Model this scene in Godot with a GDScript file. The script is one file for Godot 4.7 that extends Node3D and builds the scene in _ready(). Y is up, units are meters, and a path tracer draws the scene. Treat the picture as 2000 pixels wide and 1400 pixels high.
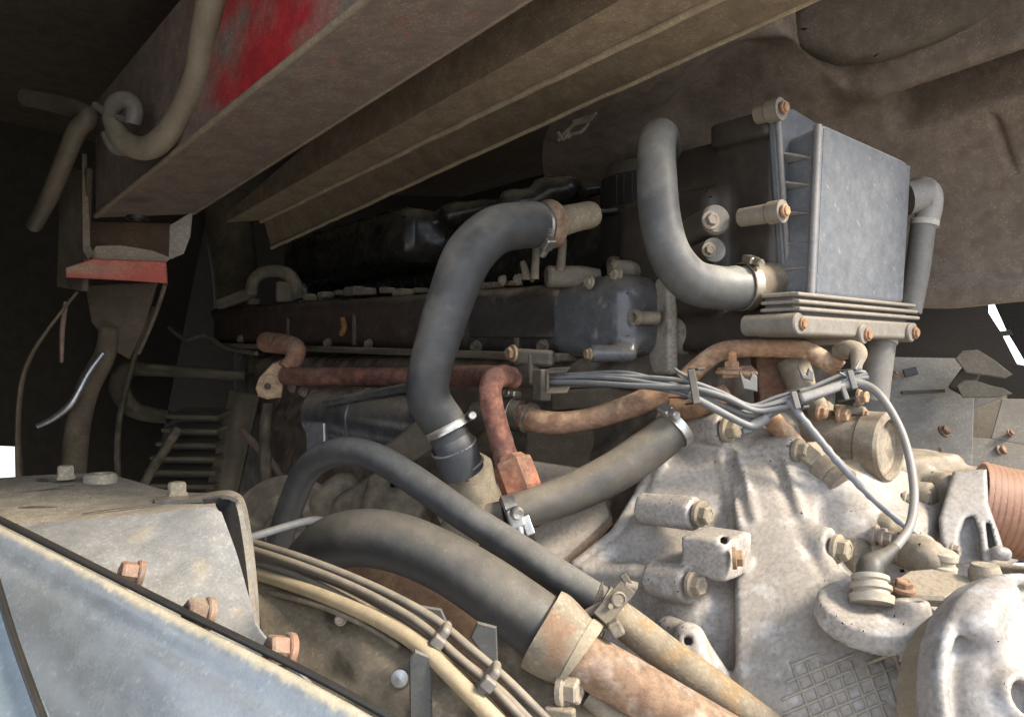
extends Node3D

# ---------------------------------------------------------------- camera model
const FOCAL := 1501.0                 # focal length in photograph pixels (2000 x 1400)
const YAW := 0.69813                  # the camera looks 40 degrees to the right of the truck's long axis
const EYE := Vector3(0, 1.15, 0)
var ahead := Vector3(sin(YAW), 0, -cos(YAW))
var aside := Vector3(cos(YAW), 0, sin(YAW))
const UP := Vector3.UP
# truck axes: +z is the rear of the truck, -z its front, x across, y up

func ray(px: float, py: float) -> Vector3:
	return ahead + aside * ((px - 1000.0) / FOCAL) + UP * ((700.0 - py) / FOCAL)
func at(px: float, py: float, d: float) -> Vector3:
	return EYE + ray(px, py) * d
func on_x(px: float, py: float, x: float) -> Vector3:
	var r := ray(px, py)
	return EYE + r * (x / r.x)
func on_z(px: float, py: float, z: float) -> Vector3:
	var r := ray(px, py)
	return EYE + r * (z / r.z)
func on_y(px: float, py: float, y: float) -> Vector3:
	var r := ray(px, py)
	return EYE + r * ((y - EYE.y) / r.y)
func wide(w: float, d: float) -> float:   # a width measured in pixels at a depth, as a radius in metres
	return w * 0.5 * d / FOCAL

# ---------------------------------------------------------------- mesh builder
class Shape:
	var v := PackedVector3Array()
	var n := PackedVector3Array()
	var ix := PackedInt32Array()
	func tri(a: Vector3, b: Vector3, c: Vector3, na: Vector3, nb: Vector3, nc: Vector3) -> void:
		var i := v.size()
		v.append(a); v.append(b); v.append(c)
		n.append(na); n.append(nb); n.append(nc)
		if (b - a).cross(c - a).dot(na + nb + nc) > 0.0:
			ix.append(i); ix.append(i + 2); ix.append(i + 1)
		else:
			ix.append(i); ix.append(i + 1); ix.append(i + 2)
	func quad(a: Vector3, b: Vector3, c: Vector3, d: Vector3, na: Vector3, nb: Vector3, nc: Vector3, nd: Vector3) -> void:
		tri(a, b, c, na, nb, nc)
		tri(a, c, d, na, nc, nd)
	func flat(a: Vector3, b: Vector3, c: Vector3, d: Vector3, away: Vector3) -> void:
		var m := (b - a).cross(c - a)
		if m.length_squared() < 1e-16: m = (c - a).cross(d - a)
		m = m.normalized()
		if m.dot((a + b + c + d) * 0.25 - away) < 0.0: m = -m
		quad(a, b, c, d, m, m, m, m)
	func grid(p: Array, nrm: Array, w: int) -> void:     # rows of w points, indexed
		var o := v.size()
		for i in p.size():
			v.append(p[i]); n.append(nrm[i])
		var rows := p.size() / w
		for j in rows - 1:
			for i in w - 1:
				var a := o + j * w + i
				face(a, a + 1, a + w + 1); face(a, a + w + 1, a + w)
	func face(a: int, b: int, c: int) -> void:
		if (v[b] - v[a]).cross(v[c] - v[a]).dot(n[a] + n[b] + n[c]) > 0.0:
			ix.append(a); ix.append(c); ix.append(b)
		else:
			ix.append(a); ix.append(b); ix.append(c)

var rough_noise := FastNoiseLite.new()
var blotch_noise := FastNoiseLite.new()
var fine_noise := FastNoiseLite.new()
var rng := RandomNumberGenerator.new()
var none: Callable
var used := {}
var mats := {}

const DUST := Color(0.33, 0.27, 0.195)
const SOIL := Color(0.17, 0.125, 0.085)

func c3(r: float, g: float, b: float) -> Color: return Color(r, g, b)

# how a surface is painted: base colour, dust that settled on what faces up, a patch colour in blotches
func skin(base: Color, settle := 0.5, cover := 0.15, extra := {}) -> Dictionary:
	var d := {"base": base, "settle": settle, "cover": cover, "dust": DUST}
	d.merge(extra, true)
	return d

func tint(p: Vector3, n: Vector3, s: Dictionary) -> Color:
	var r := rough_noise.get_noise_3dv(p)
	var f: float = fine_noise.get_noise_3dv(p) * s.get("vary", 1.0)
	r *= lerpf(s.get("vary", 1.0), 1.0, 0.35)
	var a: float = s.settle * smoothstep(-0.1, 0.95, n.y + r * 0.55 + f * 0.25) + s.cover * clampf(0.75 + r * 0.55 + f * 0.5, 0.0, 2.0)
	var c: Color = s.base.lerp(s.dust, clampf(a, 0.0, 1.0))
	if s.has("patch"):
		var m := blotch_noise.get_noise_3dv(p + Vector3(s.get("seed", 0.0), 0, 0)) + f * 0.35
		c = c.lerp(s.patch, smoothstep(s.get("from", 0.1), s.get("from", 0.1) + s.get("soft", 0.12), m) * s.get("amount", 1.0))
	if s.has("fn"):
		c = s.fn.call(p, n, c)
	var k := 1.0 + f * 0.14 + r * 0.08
	return Color(c.r * k, c.g * k, c.b * k)

func numbered(called: String, parent: Node) -> String:
	var key := str(parent.get_instance_id()) + called
	var i: int = used.get(key, 0)
	used[key] = i + 1
	return called if i == 0 else "%s_%03d" % [called, i]

func where(parent: Node) -> Vector3:
	var t := Vector3.ZERO
	while parent != self and parent is Node3D:
		t += parent.position
		parent = parent.get_parent()
	return t

func put(called: String, s: Shape, mat: StandardMaterial3D, parent: Node, look: Dictionary) -> MeshInstance3D:
	var lo := s.v[0]
	var hi := s.v[0]
	for p in s.v:
		lo = lo.min(p); hi = hi.max(p)
	var mid := (lo + hi) * 0.5
	var cols := PackedColorArray()
	cols.resize(s.v.size())
	if mat in [mats.rubber, mats.wire, mats.plastic] and not look.has("vary"):
		look = look.merged({"vary": 0.35})
	elif mat in [mats.dusty, mats.enamel, mats.paint, mats.alloy] and not look.has("vary"):
		look = look.merged({"vary": 0.55})
	for i in s.v.size():
		cols[i] = tint(s.v[i], s.n[i], look)
	for i in s.v.size():
		s.v[i] -= mid
	var arr := []
	arr.resize(Mesh.ARRAY_MAX)
	arr[Mesh.ARRAY_VERTEX] = s.v
	arr[Mesh.ARRAY_NORMAL] = s.n
	arr[Mesh.ARRAY_COLOR] = cols
	arr[Mesh.ARRAY_INDEX] = s.ix
	var m := ArrayMesh.new()
	m.add_surface_from_arrays(Mesh.PRIMITIVE_TRIANGLES, arr)
	m.surface_set_material(0, mat)
	var o := MeshInstance3D.new()
	o.mesh = m
	o.name = numbered(called, parent)
	parent.add_child(o, true)
	o.position = mid - where(parent)
	return o

func tag(o: Node, label: String, category: String, group := "") -> Node:
	o.set_meta("label", label)
	o.set_meta("category", category)
	if group: o.set_meta("group", group)
	return o

func thing(called: String, label: String, category: String, spot: Vector3, group := "") -> Node3D:
	var o := Node3D.new()
	o.name = numbered(called, self)
	add_child(o, true)
	o.position = spot
	tag(o, label, category, group)
	return o

func setting(o: Node) -> Node:
	o.set_meta("kind", "structure")
	return o

# ---------------------------------------------------------------- shapes
func spline(pts: Array, sub: int) -> Array:      # Catmull-Rom through points of any type with * and +
	var out := []
	for i in pts.size() - 1:
		var a = pts[maxi(i - 1, 0)]
		var b = pts[i]
		var c = pts[i + 1]
		var d = pts[mini(i + 2, pts.size() - 1)]
		for k in sub:
			var t := float(k) / sub
			out.append((b * 2.0 + (c - a) * t + (a * 2.0 - b * 5.0 + c * 4.0 - d) * (t * t) + (b * 3.0 - a - c * 3.0 + d) * (t * t * t)) * 0.5)
	out.append(pts[pts.size() - 1])
	return out

func crosswise(t: Vector3) -> Vector3:
	var s := t.cross(UP)
	if s.length() < 0.05: s = t.cross(Vector3.RIGHT)
	return s.normalized()

# a swept tube; swell(k in 0..1, metres along) may change the radius
func tube(s: Shape, pts: Array, rad: Array, sides := 18, sub := 8, caps := true, swell: Callable = none, squash := 1.0) -> void:
	var p := spline(pts, sub)
	var r := resample(spline(rad, sub), p.size())
	var rows := []
	var nrm := []
	var prev := crosswise((p[1] - p[0]).normalized())
	var run := 0.0
	for i in p.size():
		var t: Vector3 = (p[mini(i + 1, p.size() - 1)] - p[maxi(i - 1, 0)]).normalized()
		prev = (prev - t * prev.dot(t)).normalized()
		var b := t.cross(prev)
		if i > 0: run += p[i].distance_to(p[i - 1])
		var rr: float = r[i]
		if swell.is_valid(): rr *= swell.call(float(i) / (p.size() - 1), run)
		for k in sides + 1:
			var a := TAU * k / sides
			var o := prev * cos(a) + b * sin(a) * squash
			rows.append(p[i] + o * rr)
			nrm.append((prev * cos(a) * squash + b * sin(a)).normalized())
	s.grid(rows, nrm, sides + 1)
	if caps:
		for e in [0, p.size() - 1]:
			var t: Vector3 = (p[0] - p[1] if e == 0 else p[e] - p[e - 1]).normalized()
			for k in sides:
				s.tri(p[e], rows[e * (sides + 1) + k], rows[e * (sides + 1) + k + 1], t, t, t)

# tube from pixel rows [px, py, depth, width in pixels]
func pipe(s: Shape, rows: Array, sides := 18, sub := 8, caps := true, swell: Callable = none, squash := 1.0) -> void:
	var p := []
	var r := []
	for q in rows:
		p.append(at(q[0], q[1], q[2])); r.append(wide(q[3], q[2]))
	tube(s, p, r, sides, sub, caps, swell, squash)

func frame(o: Vector3, z: Vector3, hint := Vector3.UP) -> Transform3D:     # z axis given
	z = z.normalized()
	var x := hint.cross(z)
	if x.length() < 0.05: x = Vector3.RIGHT.cross(z)
	x = x.normalized()
	return Transform3D(Basis(x, z.cross(x), z), o)

func lathe(s: Shape, f: Transform3D, prof: Array, seg := 24, hex := 0) -> void:   # prof: [radius, z] rows, creased; hex: number of flats
	for j in prof.size() - 1:
		var a: Array = prof[j]
		var b: Array = prof[j + 1]
		var dr: float = b[0] - a[0]
		var dz: float = b[1] - a[1]
		var l := sqrt(dr * dr + dz * dz)
		if l < 1e-7: continue
		for k in seg:
			var t0 := TAU * k / seg
			var t1 := TAU * (k + 1) / seg
			var e0 := Vector3(cos(t0), sin(t0), 0)
			var e1 := Vector3(cos(t1), sin(t1), 0)
			var z := Vector3(0, 0, 1)
			var n0 := e0 * (dz / l) - z * (dr / l)
			var n1 := e1 * (dz / l) - z * (dr / l)
			if hex:
				n0 = ((e0 + e1).normalized() * (dz / l) - z * (dr / l)); n1 = n0
			var mid: float = (a[0] + b[0]) * 0.5
			var q := [e0 * a[0] + z * a[1], e1 * a[0] + z * a[1], e1 * b[0] + z * b[1], e0 * b[0] + z * b[1]]
			var w0 := f.basis * n0
			var w1 := f.basis * n1
			if a[0] > 1e-6: s.tri(f * q[0], f * q[1], f * q[2], w0, w1, w1)
			if b[0] > 1e-6: s.tri(f * q[0], f * q[2], f * q[3], w0, w1, w0)

func rbox(s: Shape, f: Transform3D, size: Vector3, r := 0.004, cut := 1) -> void:   # rounded box centred on f
	var h := size * 0.5
	r = minf(r, minf(h.x, minf(h.y, h.z)) * 0.98)
	for ax in 3:
		var u := (ax + 1) % 3
		var w := (ax + 2) % 3
		var us := steps(h[u], r, cut)
		var ws := steps(h[w], r, cut)
		for sg in [-1.0, 1.0]:
			var pts := []
			var nrm := []
			for b in ws:
				for a in us:
					var p := Vector3()
					p[ax] = sg * h[ax]; p[u] = a; p[w] = b
					var inner := p.clamp(-(h - Vector3.ONE * r), h - Vector3.ONE * r)
					var d := (p - inner).normalized()
					pts.append(f * (inner + d * r)); nrm.append((f.basis * d).normalized())
			s.grid(pts, nrm, us.size())

func steps(h: float, r: float, cut: int) -> Array:
	var out := [-h, -h + r * 0.42, -h + r]
	for i in range(1, cut):
		out.append(lerpf(-h + r, h - r, float(i) / cut))
	out.append_array([h - r, h - r * 0.42, h])
	return out

func box(s: Shape, lo: Vector3, hi: Vector3, r := 0.004, cut := 1) -> void:
	rbox(s, Transform3D(Basis(), (lo + hi) * 0.5), (hi - lo).abs(), r, cut)

func slab_frame(a: Vector3, b: Vector3, c: Vector3) -> Transform3D:      # a corner, b along u, c along v; centred
	var x := (b - a).normalized()
	var z := x.cross(c - a).normalized()
	return Transform3D(Basis(x, z.cross(x), z), (b + c) * 0.5)

func slab(s: Shape, a: Vector3, b: Vector3, c: Vector3, thick: float, r := 0.003, cut := 1) -> void:
	rbox(s, slab_frame(a, b, c), Vector3(a.distance_to(b), a.distance_to(c), thick), r, cut)

# plate: outline of points roughly in one plane, thickness along its normal (away from the eye), chamfered rim
func plate(s: Shape, pts: Array, thick: float, bevel := 0.0012) -> void:
	var mid := Vector3.ZERO
	for p in pts: mid += p
	mid /= pts.size()
	var m := Vector3.ZERO
	for i in pts.size():
		m += (pts[i] - mid).cross(pts[(i + 1) % pts.size()] - mid)
	m = m.normalized()
	if m.dot(EYE - mid) < 0.0: m = -m
	var f := frame(mid, m)
	var inv := f.affine_inverse()
	var flat := PackedVector2Array()
	for p in pts:
		var q: Vector3 = inv * p
		flat.append(Vector2(q.x, q.y))
	if Geometry2D.is_polygon_clockwise(flat): flat.reverse()
	var k := flat.size()
	var inset := PackedVector2Array()
	for i in k:
		var e0 := (flat[i] - flat[(i + k - 1) % k]).normalized()
		var e1 := (flat[(i + 1) % k] - flat[i]).normalized()
		var n0 := Vector2(-e0.y, e0.x)
		var n1 := Vector2(-e1.y, e1.x)
		var b := n0 + n1
		b = b / maxf(b.length_squared() * 0.5, 0.35)
		inset.append(flat[i] + b * bevel)
	var tr := Geometry2D.triangulate_polygon(inset)
	for side in [0, 1]:
		var z := 0.0 if side == 0 else -thick
		var nn := f.basis * Vector3(0, 0, 1 if side == 0 else -1)
		for i in range(0, tr.size(), 3):
			var q := []
			for j in 3: q.append(f * Vector3(inset[tr[i + j]].x, inset[tr[i + j]].y, z))
			s.tri(q[0], q[1], q[2], nn, nn, nn)
	var core := f * Vector3(0, 0, -thick * 0.5)
	for i in k:
		var j := (i + 1) % k
		var e := (flat[j] - flat[i]).normalized()
		var out := f.basis * Vector3(e.y, -e.x, 0)
		var lv := [[inset, 0.0], [flat, -bevel], [flat, -thick + bevel], [inset, -thick]]
		for l in 3:
			var zn := f.basis * Vector3(0, 0, [0.7, 0.0, -0.7][l])
			var nn := (out + zn).normalized()
			var a0: Vector2 = lv[l][0][i]
			var a1: Vector2 = lv[l][0][j]
			var b0: Vector2 = lv[l + 1][0][i]
			var b1: Vector2 = lv[l + 1][0][j]
			s.quad(f * Vector3(a0.x, a0.y, lv[l][1]), f * Vector3(a1.x, a1.y, lv[l][1]), f * Vector3(b1.x, b1.y, lv[l + 1][1]), f * Vector3(b0.x, b0.y, lv[l + 1][1]), nn, nn, nn, nn)

# curved sheet through a grid of points (rows of w), with thickness; lift(s, t) moves it along its normal
func sheet(s: Shape, ctl: Array, w: int, nu: int, nv: int, thick: float, lift: Callable = none) -> void:
	var rows := []
	for j in ctl.size() / w:
		rows.append(resample(spline(ctl.slice(j * w, j * w + w), 12), nu))
	var p := []
	for i in nu:
		var col := []
		for j in rows.size(): col.append(rows[j][i])
		p.append(resample(spline(col, 12), nv))
	var pts := []
	for j in nv:
		for i in nu: pts.append(p[i][j])
	var nrm := sheet_normals(pts, nu)
	if lift.is_valid():
		for j in nv:
			for i in nu:
				pts[j * nu + i] += nrm[j * nu + i] * lift.call(float(i) / (nu - 1), float(j) / (nv - 1), pts[j * nu + i])
		nrm = sheet_normals(pts, nu)
	s.grid(pts, nrm, nu)
	var back := []
	var bn := []
	for i in pts.size():
		back.append(pts[i] - nrm[i] * thick); bn.append(-nrm[i])
	s.grid(back, bn, nu)
	var rim := []
	for i in nu: rim.append(i)
	for j in range(1, nv): rim.append(j * nu + nu - 1)
	for i in range(nu - 2, -1, -1): rim.append((nv - 1) * nu + i)
	for j in range(nv - 2, -1, -1): rim.append(j * nu)
	var mid := Vector3.ZERO
	for q in pts: mid += q
	mid /= pts.size()
	for k in rim.size() - 1:
		s.flat(pts[rim[k]], pts[rim[k + 1]], back[rim[k + 1]], back[rim[k]], mid)

func resample(a: Array, count: int) -> Array:
	var out := []
	for i in count:
		var t := float(i) / (count - 1) * (a.size() - 1)
		var k := mini(int(t), a.size() - 2)
		out.append(lerp(a[k], a[k + 1], t - k))
	return out

func sheet_normals(pts: Array, nu: int) -> Array:
	var nv := pts.size() / nu
	var out := []
	for j in nv:
		for i in nu:
			var dx: Vector3 = pts[j * nu + mini(i + 1, nu - 1)] - pts[j * nu + maxi(i - 1, 0)]
			var dy: Vector3 = pts[mini(j + 1, nv - 1) * nu + i] - pts[maxi(j - 1, 0) * nu + i]
			var m := dx.cross(dy).normalized()
			out.append(m)
	var mid := (nv / 2) * nu + nu / 2
	if out[mid].dot(EYE - pts[mid]) < 0.0:
		for i in out.size(): out[i] = -out[i]
	return out

# beam with four corners at each end, cut into a fine grid
func beam(s: Shape, a: Array, b: Array, n: int, m: int) -> void:
	var mid := Vector3.ZERO
	for q in a + b: mid += q / 8.0
	for k in 4:
		var k2 := (k + 1) % 4
		var pts := []
		for j in m + 1:
			for i in n + 1:
				var t := float(i) / n
				pts.append(a[k].lerp(b[k], t).lerp(a[k2].lerp(b[k2], t), float(j) / m))
		var nn: Vector3 = (b[k] - a[k]).cross(a[k2] - a[k]).normalized()
		if nn.dot((a[k] + b[k2]) * 0.5 - mid) < 0.0: nn = -nn
		var nrm := []
		for q in pts: nrm.append(nn)
		s.grid(pts, nrm, n + 1)
	s.flat(a[0], a[1], a[2], a[3], mid)
	s.flat(b[0], b[1], b[2], b[3], mid)

# ---------------------------------------------------------------- smooth castings: a distance field meshed by surface nets
func rod(a: Vector3, b: Vector3, ra: float, rb := -1.0, k := 0.012) -> Dictionary:
	return {"t": 0, "a": a, "d": b - a, "l": (b - a).length_squared(), "ra": ra, "rb": ra if rb < 0 else rb, "k": k, "cut": false}
func block(f: Transform3D, size: Vector3, r := 0.01, k := 0.012) -> Dictionary:
	return {"t": 1, "f": f.affine_inverse(), "g": f, "h": size * 0.5 - Vector3.ONE * r, "r": r, "k": k, "cut": false, "s": size}
func drum(o: Vector3, axis: Vector3, ra: float, rb: float, length: float, r := 0.005, k := 0.012) -> Dictionary:   # a (conical) cylinder from o along axis
	return {"t": 2, "f": frame(o, axis).affine_inverse(), "o": o, "e": o + axis.normalized() * length, "ra": ra, "rb": rb, "len": length, "r": r, "k": k, "cut": false}
func face_of(poly: Array, nx: int, depths: Array, thick: float, r := 0.01, k := 0.012) -> Dictionary:
	var pv := PackedVector2Array()
	var pts := []
	for q in poly:
		pv.append(Vector2(q[0], q[1]))
	var lo := pv[0]
	var hi := pv[0]
	for q in pv:
		lo = lo.min(q); hi = hi.max(q)
	var ny := depths.size() / nx
	# refine the coarse depths smoothly
	var rows := []
	for j in ny: rows.append(spline(depths.slice(j * nx, j * nx + nx), 6))
	var w: int = rows[0].size()
	var cols := []
	for i in w:
		var c := []
		for j in ny: c.append(rows[j][i])
		cols.append(spline(c, 6))
	var h: int = cols[0].size()
	var g := PackedFloat32Array()
	var near := 1e9
	var away := 0.0
	for j in h:
		for i in w:
			g.append(cols[i][j])
			near = minf(near, cols[i][j]); away = maxf(away, cols[i][j])
	for q in pv:
		pts.append(at(q.x, q.y, near - 0.01)); pts.append(at(q.x, q.y, away + thick))
	return {"t": 3, "poly": pv, "x0": lo.x, "y0": lo.y, "dx": (hi.x - lo.x) / (w - 1), "dy": (hi.y - lo.y) / (h - 1), "nx": w, "ny": h, "grid": g, "thick": thick, "r": r, "k": k, "cut": false, "pts": pts}
func less(p: Dictionary) -> Dictionary:
	p.cut = true
	return p

func far(p: Dictionary, q: Vector3) -> float:
	match p.t:
		0:
			var w: Vector3 = q - p.a
			var h := clampf(w.dot(p.d) / p.l, 0.0, 1.0)
			return (w - p.d * h).length() - lerpf(p.ra, p.rb, h)
		1:
			var w: Vector3 = (p.f * q).abs() - p.h
			return w.max(Vector3.ZERO).length() + minf(maxf(w.x, maxf(w.y, w.z)), 0.0) - p.r
		3:      # a solid behind a face given as depths over an outline
			var w: Vector3 = q - EYE
			var dep := maxf(w.dot(ahead), 0.05)
			var xy := Vector2(1000.0 + FOCAL * w.dot(aside) / dep, 700.0 - FOCAL * w.y / dep)
			var u := clampf((xy.x - p.x0) / p.dx, 0.0, p.nx - 1.001)
			var v := clampf((xy.y - p.y0) / p.dy, 0.0, p.ny - 1.001)
			var i := int(u)
			var j := int(v)
			var g: PackedFloat32Array = p.grid
			var n: int = p.nx
			u -= i; v -= j
			var a: float = lerpf(lerpf(g[j * n + i], g[j * n + i + 1], u), lerpf(g[j * n + n + i], g[j * n + n + i + 1], u), v) - dep
			a = maxf(a * 0.72, (-a - p.thick) * 0.72)
			var e := 1e9
			var inside := false
			var poly: PackedVector2Array = p.poly
			var c := poly[poly.size() - 1]
			for b in poly:
				var t := clampf((xy - c).dot(b - c) / (b - c).length_squared(), 0.0, 1.0)
				e = minf(e, (c + (b - c) * t).distance_squared_to(xy))
				if (c.y > xy.y) != (b.y > xy.y) and xy.x < (b.x - c.x) * (xy.y - c.y) / (b.y - c.y) + c.x: inside = not inside
				c = b
			var s := sqrt(e) * dep / FOCAL * (-1.0 if inside else 1.0)
			var r: float = p.r
			var x := maxf(a + r, 0.0)
			var y := maxf(s + r, 0.0)
			return sqrt(x * x + y * y) + minf(maxf(a + r, s + r), 0.0) - r
		_:
			var w: Vector3 = p.f * q
			var h := clampf(w.z / p.len, 0.0, 1.0)
			var dx: float = sqrt(w.x * w.x + w.y * w.y) - lerpf(p.ra, p.rb, h) + p.r
			var dz: float = absf(w.z - p.len * 0.5) - p.len * 0.5 + p.r
			return Vector2(maxf(dx, 0), maxf(dz, 0)).length() + minf(maxf(dx, dz), 0.0) - p.r

func field(list: Array, q: Vector3) -> float:
	var d := 1.0
	for p in list:
		var e := far(p, q)
		var k: float = p.k
		if p.cut:
			var h := maxf(k - absf(d + e), 0.0) / k
			d = maxf(d, -e) + h * h * k * 0.25
		else:
			var h := maxf(k - absf(d - e), 0.0) / k
			d = minf(d, e) - h * h * k * 0.25
	return d

# where the sight line through a pixel meets a field
func hit(list: Array, px: float, py: float, from := 0.5) -> Vector3:
	var r := ray(px, py)
	var l := r.length()
	var t := from
	for i in 120:
		var d := field(list, EYE + r * t)
		if d < 0.0002: break
		t += maxf(d * 0.8, 0.0003) / l
	return EYE + r * t
func slope(list: Array, p: Vector3) -> Vector3:
	var e := 0.004
	var d := field(list, p)
	return Vector3(field(list, p + Vector3(e, 0, 0)) - d, field(list, p + Vector3(0, e, 0)) - d, field(list, p + Vector3(0, 0, e)) - d).normalized()

func cast(s: Shape, list: Array, cell: float, grain := 0.0) -> void:
	var lo := Vector3.ONE * 1e6
	var hi := -lo
	for p in list:
		if p.cut: continue
		var pts := []
		var m := 0.0
		if p.t == 0: pts = [p.a, p.a + p.d]; m = maxf(p.ra, p.rb)
		elif p.t == 2: pts = [p.o, p.e]; m = maxf(p.ra, p.rb)
		elif p.t == 3: pts = p.pts
		else:
			for i in 8:
				pts.append(p.g * (p.s * 0.5 * Vector3(1 if i & 1 else -1, 1 if i & 2 else -1, 1 if i & 4 else -1)))
		for q in pts:
			lo = lo.min(q - Vector3.ONE * (m + cell * 2)); hi = hi.max(q + Vector3.ONE * (m + cell * 2))
	const B := 8
	var nb := Vector3i(((hi - lo) / (cell * B)).ceil())
	var half := cell * B * 0.5
	var hd := half * 1.7321
	var ids := {}
	var edges := []
	var o := s.v.size()
	var vals := PackedFloat32Array()
	vals.resize((B + 1) * (B + 1) * (B + 1))
	for bx in nb.x:
		for by in nb.y:
			for bz in nb.z:
				var corner := lo + Vector3(bx, by, bz) * (cell * B)
				var c := corner + Vector3.ONE * half
				var near := []
				var best := 1.0
				for p in list:
					var e := far(p, c)
					if e < hd * 1.15 + p.k + cell: near.append(p)
					if not p.cut: best = minf(best, e)
				if near.is_empty() or best > hd + 0.06 or best < -hd * 2.5 and near.all(func(p): return not p.cut): continue
				var i := 0
				var low := 1.0
				var top := -1.0
				for z in B + 1:
					for y in B + 1:
						for x in B + 1:
							var d := field(near, corner + Vector3(x, y, z) * cell)
							vals[i] = d
							low = minf(low, d); top = maxf(top, d)
							i += 1
				if low > 0.0 or top < 0.0: continue
				for z in B:
					for y in B:
						for x in B:
							var w := x + y * 9 + z * 81
							var v0 := vals[w]
							var mask := 0
							var sum := Vector3.ZERO
							var count := 0
							for e in EDGE:
								var a := vals[w + e[0]]
								var b := vals[w + e[1]]
								if (a < 0.0) != (b < 0.0):
									sum += e[2].lerp(e[3], a / (a - b)); count += 1
							if count == 0: continue
							var g := Vector3i(bx * B + x, by * B + y, bz * B + z)
							ids[g] = s.v.size()
							s.v.append(corner + (Vector3(x, y, z) + sum / count) * cell)
							s.n.append(Vector3.ZERO)
							if (v0 < 0.0) != (vals[w + 1] < 0.0): edges.append([g, 0])
							if (v0 < 0.0) != (vals[w + 9] < 0.0): edges.append([g, 1])
							if (v0 < 0.0) != (vals[w + 81] < 0.0): edges.append([g, 2])
							if v0 < 0.0: edges.append(null)
							else: edges.append(1)
	var k := 0
	var pend := []
	while k < edges.size():
		if edges[k] is Array: pend.append(edges[k])
		else:
			for e in pend:
				var u := Vector3i(0, -1, 0) if e[1] == 0 else (Vector3i(0, 0, -1) if e[1] == 1 else Vector3i(-1, 0, 0))
				var w := Vector3i(0, 0, -1) if e[1] == 0 else (Vector3i(-1, 0, 0) if e[1] == 1 else Vector3i(0, -1, 0))
				var a: int = ids.get(e[0], -1)
				var b: int = ids.get(e[0] + u, -1)
				var c: int = ids.get(e[0] + u + w, -1)
				var d: int = ids.get(e[0] + w, -1)
				if a < 0 or b < 0 or c < 0 or d < 0: continue
				var inside := edges[k] == null
				for t in [[a, b, c], [a, c, d]]:
					var m: Vector3 = (s.v[t[1]] - s.v[t[0]]).cross(s.v[t[2]] - s.v[t[0]])
					# the surface faces +axis when the corner at the low end lies inside
					var out: bool = (m[e[1]] > 0.0) == inside
					if not out: m = -m
					for q in t: s.n[q] += m
					if out: s.ix.append(t[0]); s.ix.append(t[2]); s.ix.append(t[1])
					else: s.ix.append(t[0]); s.ix.append(t[1]); s.ix.append(t[2])
			pend = []
		k += 1
	for i in range(o, s.v.size()):
		s.n[i] = s.n[i].normalized() if s.n[i].length_squared() > 0 else UP
		if grain > 0.0:
			s.v[i] += s.n[i] * (rough_noise.get_noise_3dv(s.v[i] * 1.7) * 0.6 + fine_noise.get_noise_3dv(s.v[i]) * 0.4) * grain

var EDGE := []
func make_edges() -> void:
	for a in 8:
		for ax in 3:
			if a & (1 << ax): continue
			var b := a | (1 << ax)
			var w := func(i): return (i & 1) + ((i >> 1) & 1) * 9 + ((i >> 2) & 1) * 81
			var p := func(i): return Vector3(i & 1, (i >> 1) & 1, (i >> 2) & 1)
			EDGE.append([w.call(a), w.call(b), p.call(a), p.call(b)])

# ---------------------------------------------------------------- fittings
func bolt(parent: Node, spot: Vector3, axis: Vector3, r: float, look: Dictionary, mat: StandardMaterial3D, washer := 1.35, tall := 1.0, called := "bolt") -> MeshInstance3D:
	r *= rng.randf_range(0.95, 1.05)
	var worn := rng.randf_range(0.65, 1.2)
	look = look.duplicate()
	look.base = Color(look.base.r * worn, look.base.g * worn * rng.randf_range(0.97, 1.02), look.base.b * worn * rng.randf_range(0.95, 1.08))
	look.cover = look.cover * rng.randf_range(0.5, 1.6)
	axis = (axis.normalized() + Vector3(rng.randf_range(-0.04, 0.04), rng.randf_range(-0.04, 0.04), 0)).normalized()
	var s := Shape.new()
	var f := frame(spot, axis)
	if washer > 0.0:
		lathe(s, f, [[r * washer, -r * 0.3], [r * washer, r * 0.1], [r * (washer - 0.12), r * 0.2], [r * 0.9, r * 0.22]], 20)
	var g := f * Transform3D(Basis(Vector3(0, 0, 1), rng.randf() * TAU), Vector3.ZERO)
	var h := r * 0.95 * tall
	lathe(s, g, [[r, 0.0], [r, h * 0.86]], 6, 6)
	lathe(s, g, [[r, h * 0.86], [r * 0.86, h], [r * 0.62, h * 1.0], [r * 0.55, h * 0.93], [0.0, h * 0.93]], 6, 6)
	return put(called, s, mat, parent, look)

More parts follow.
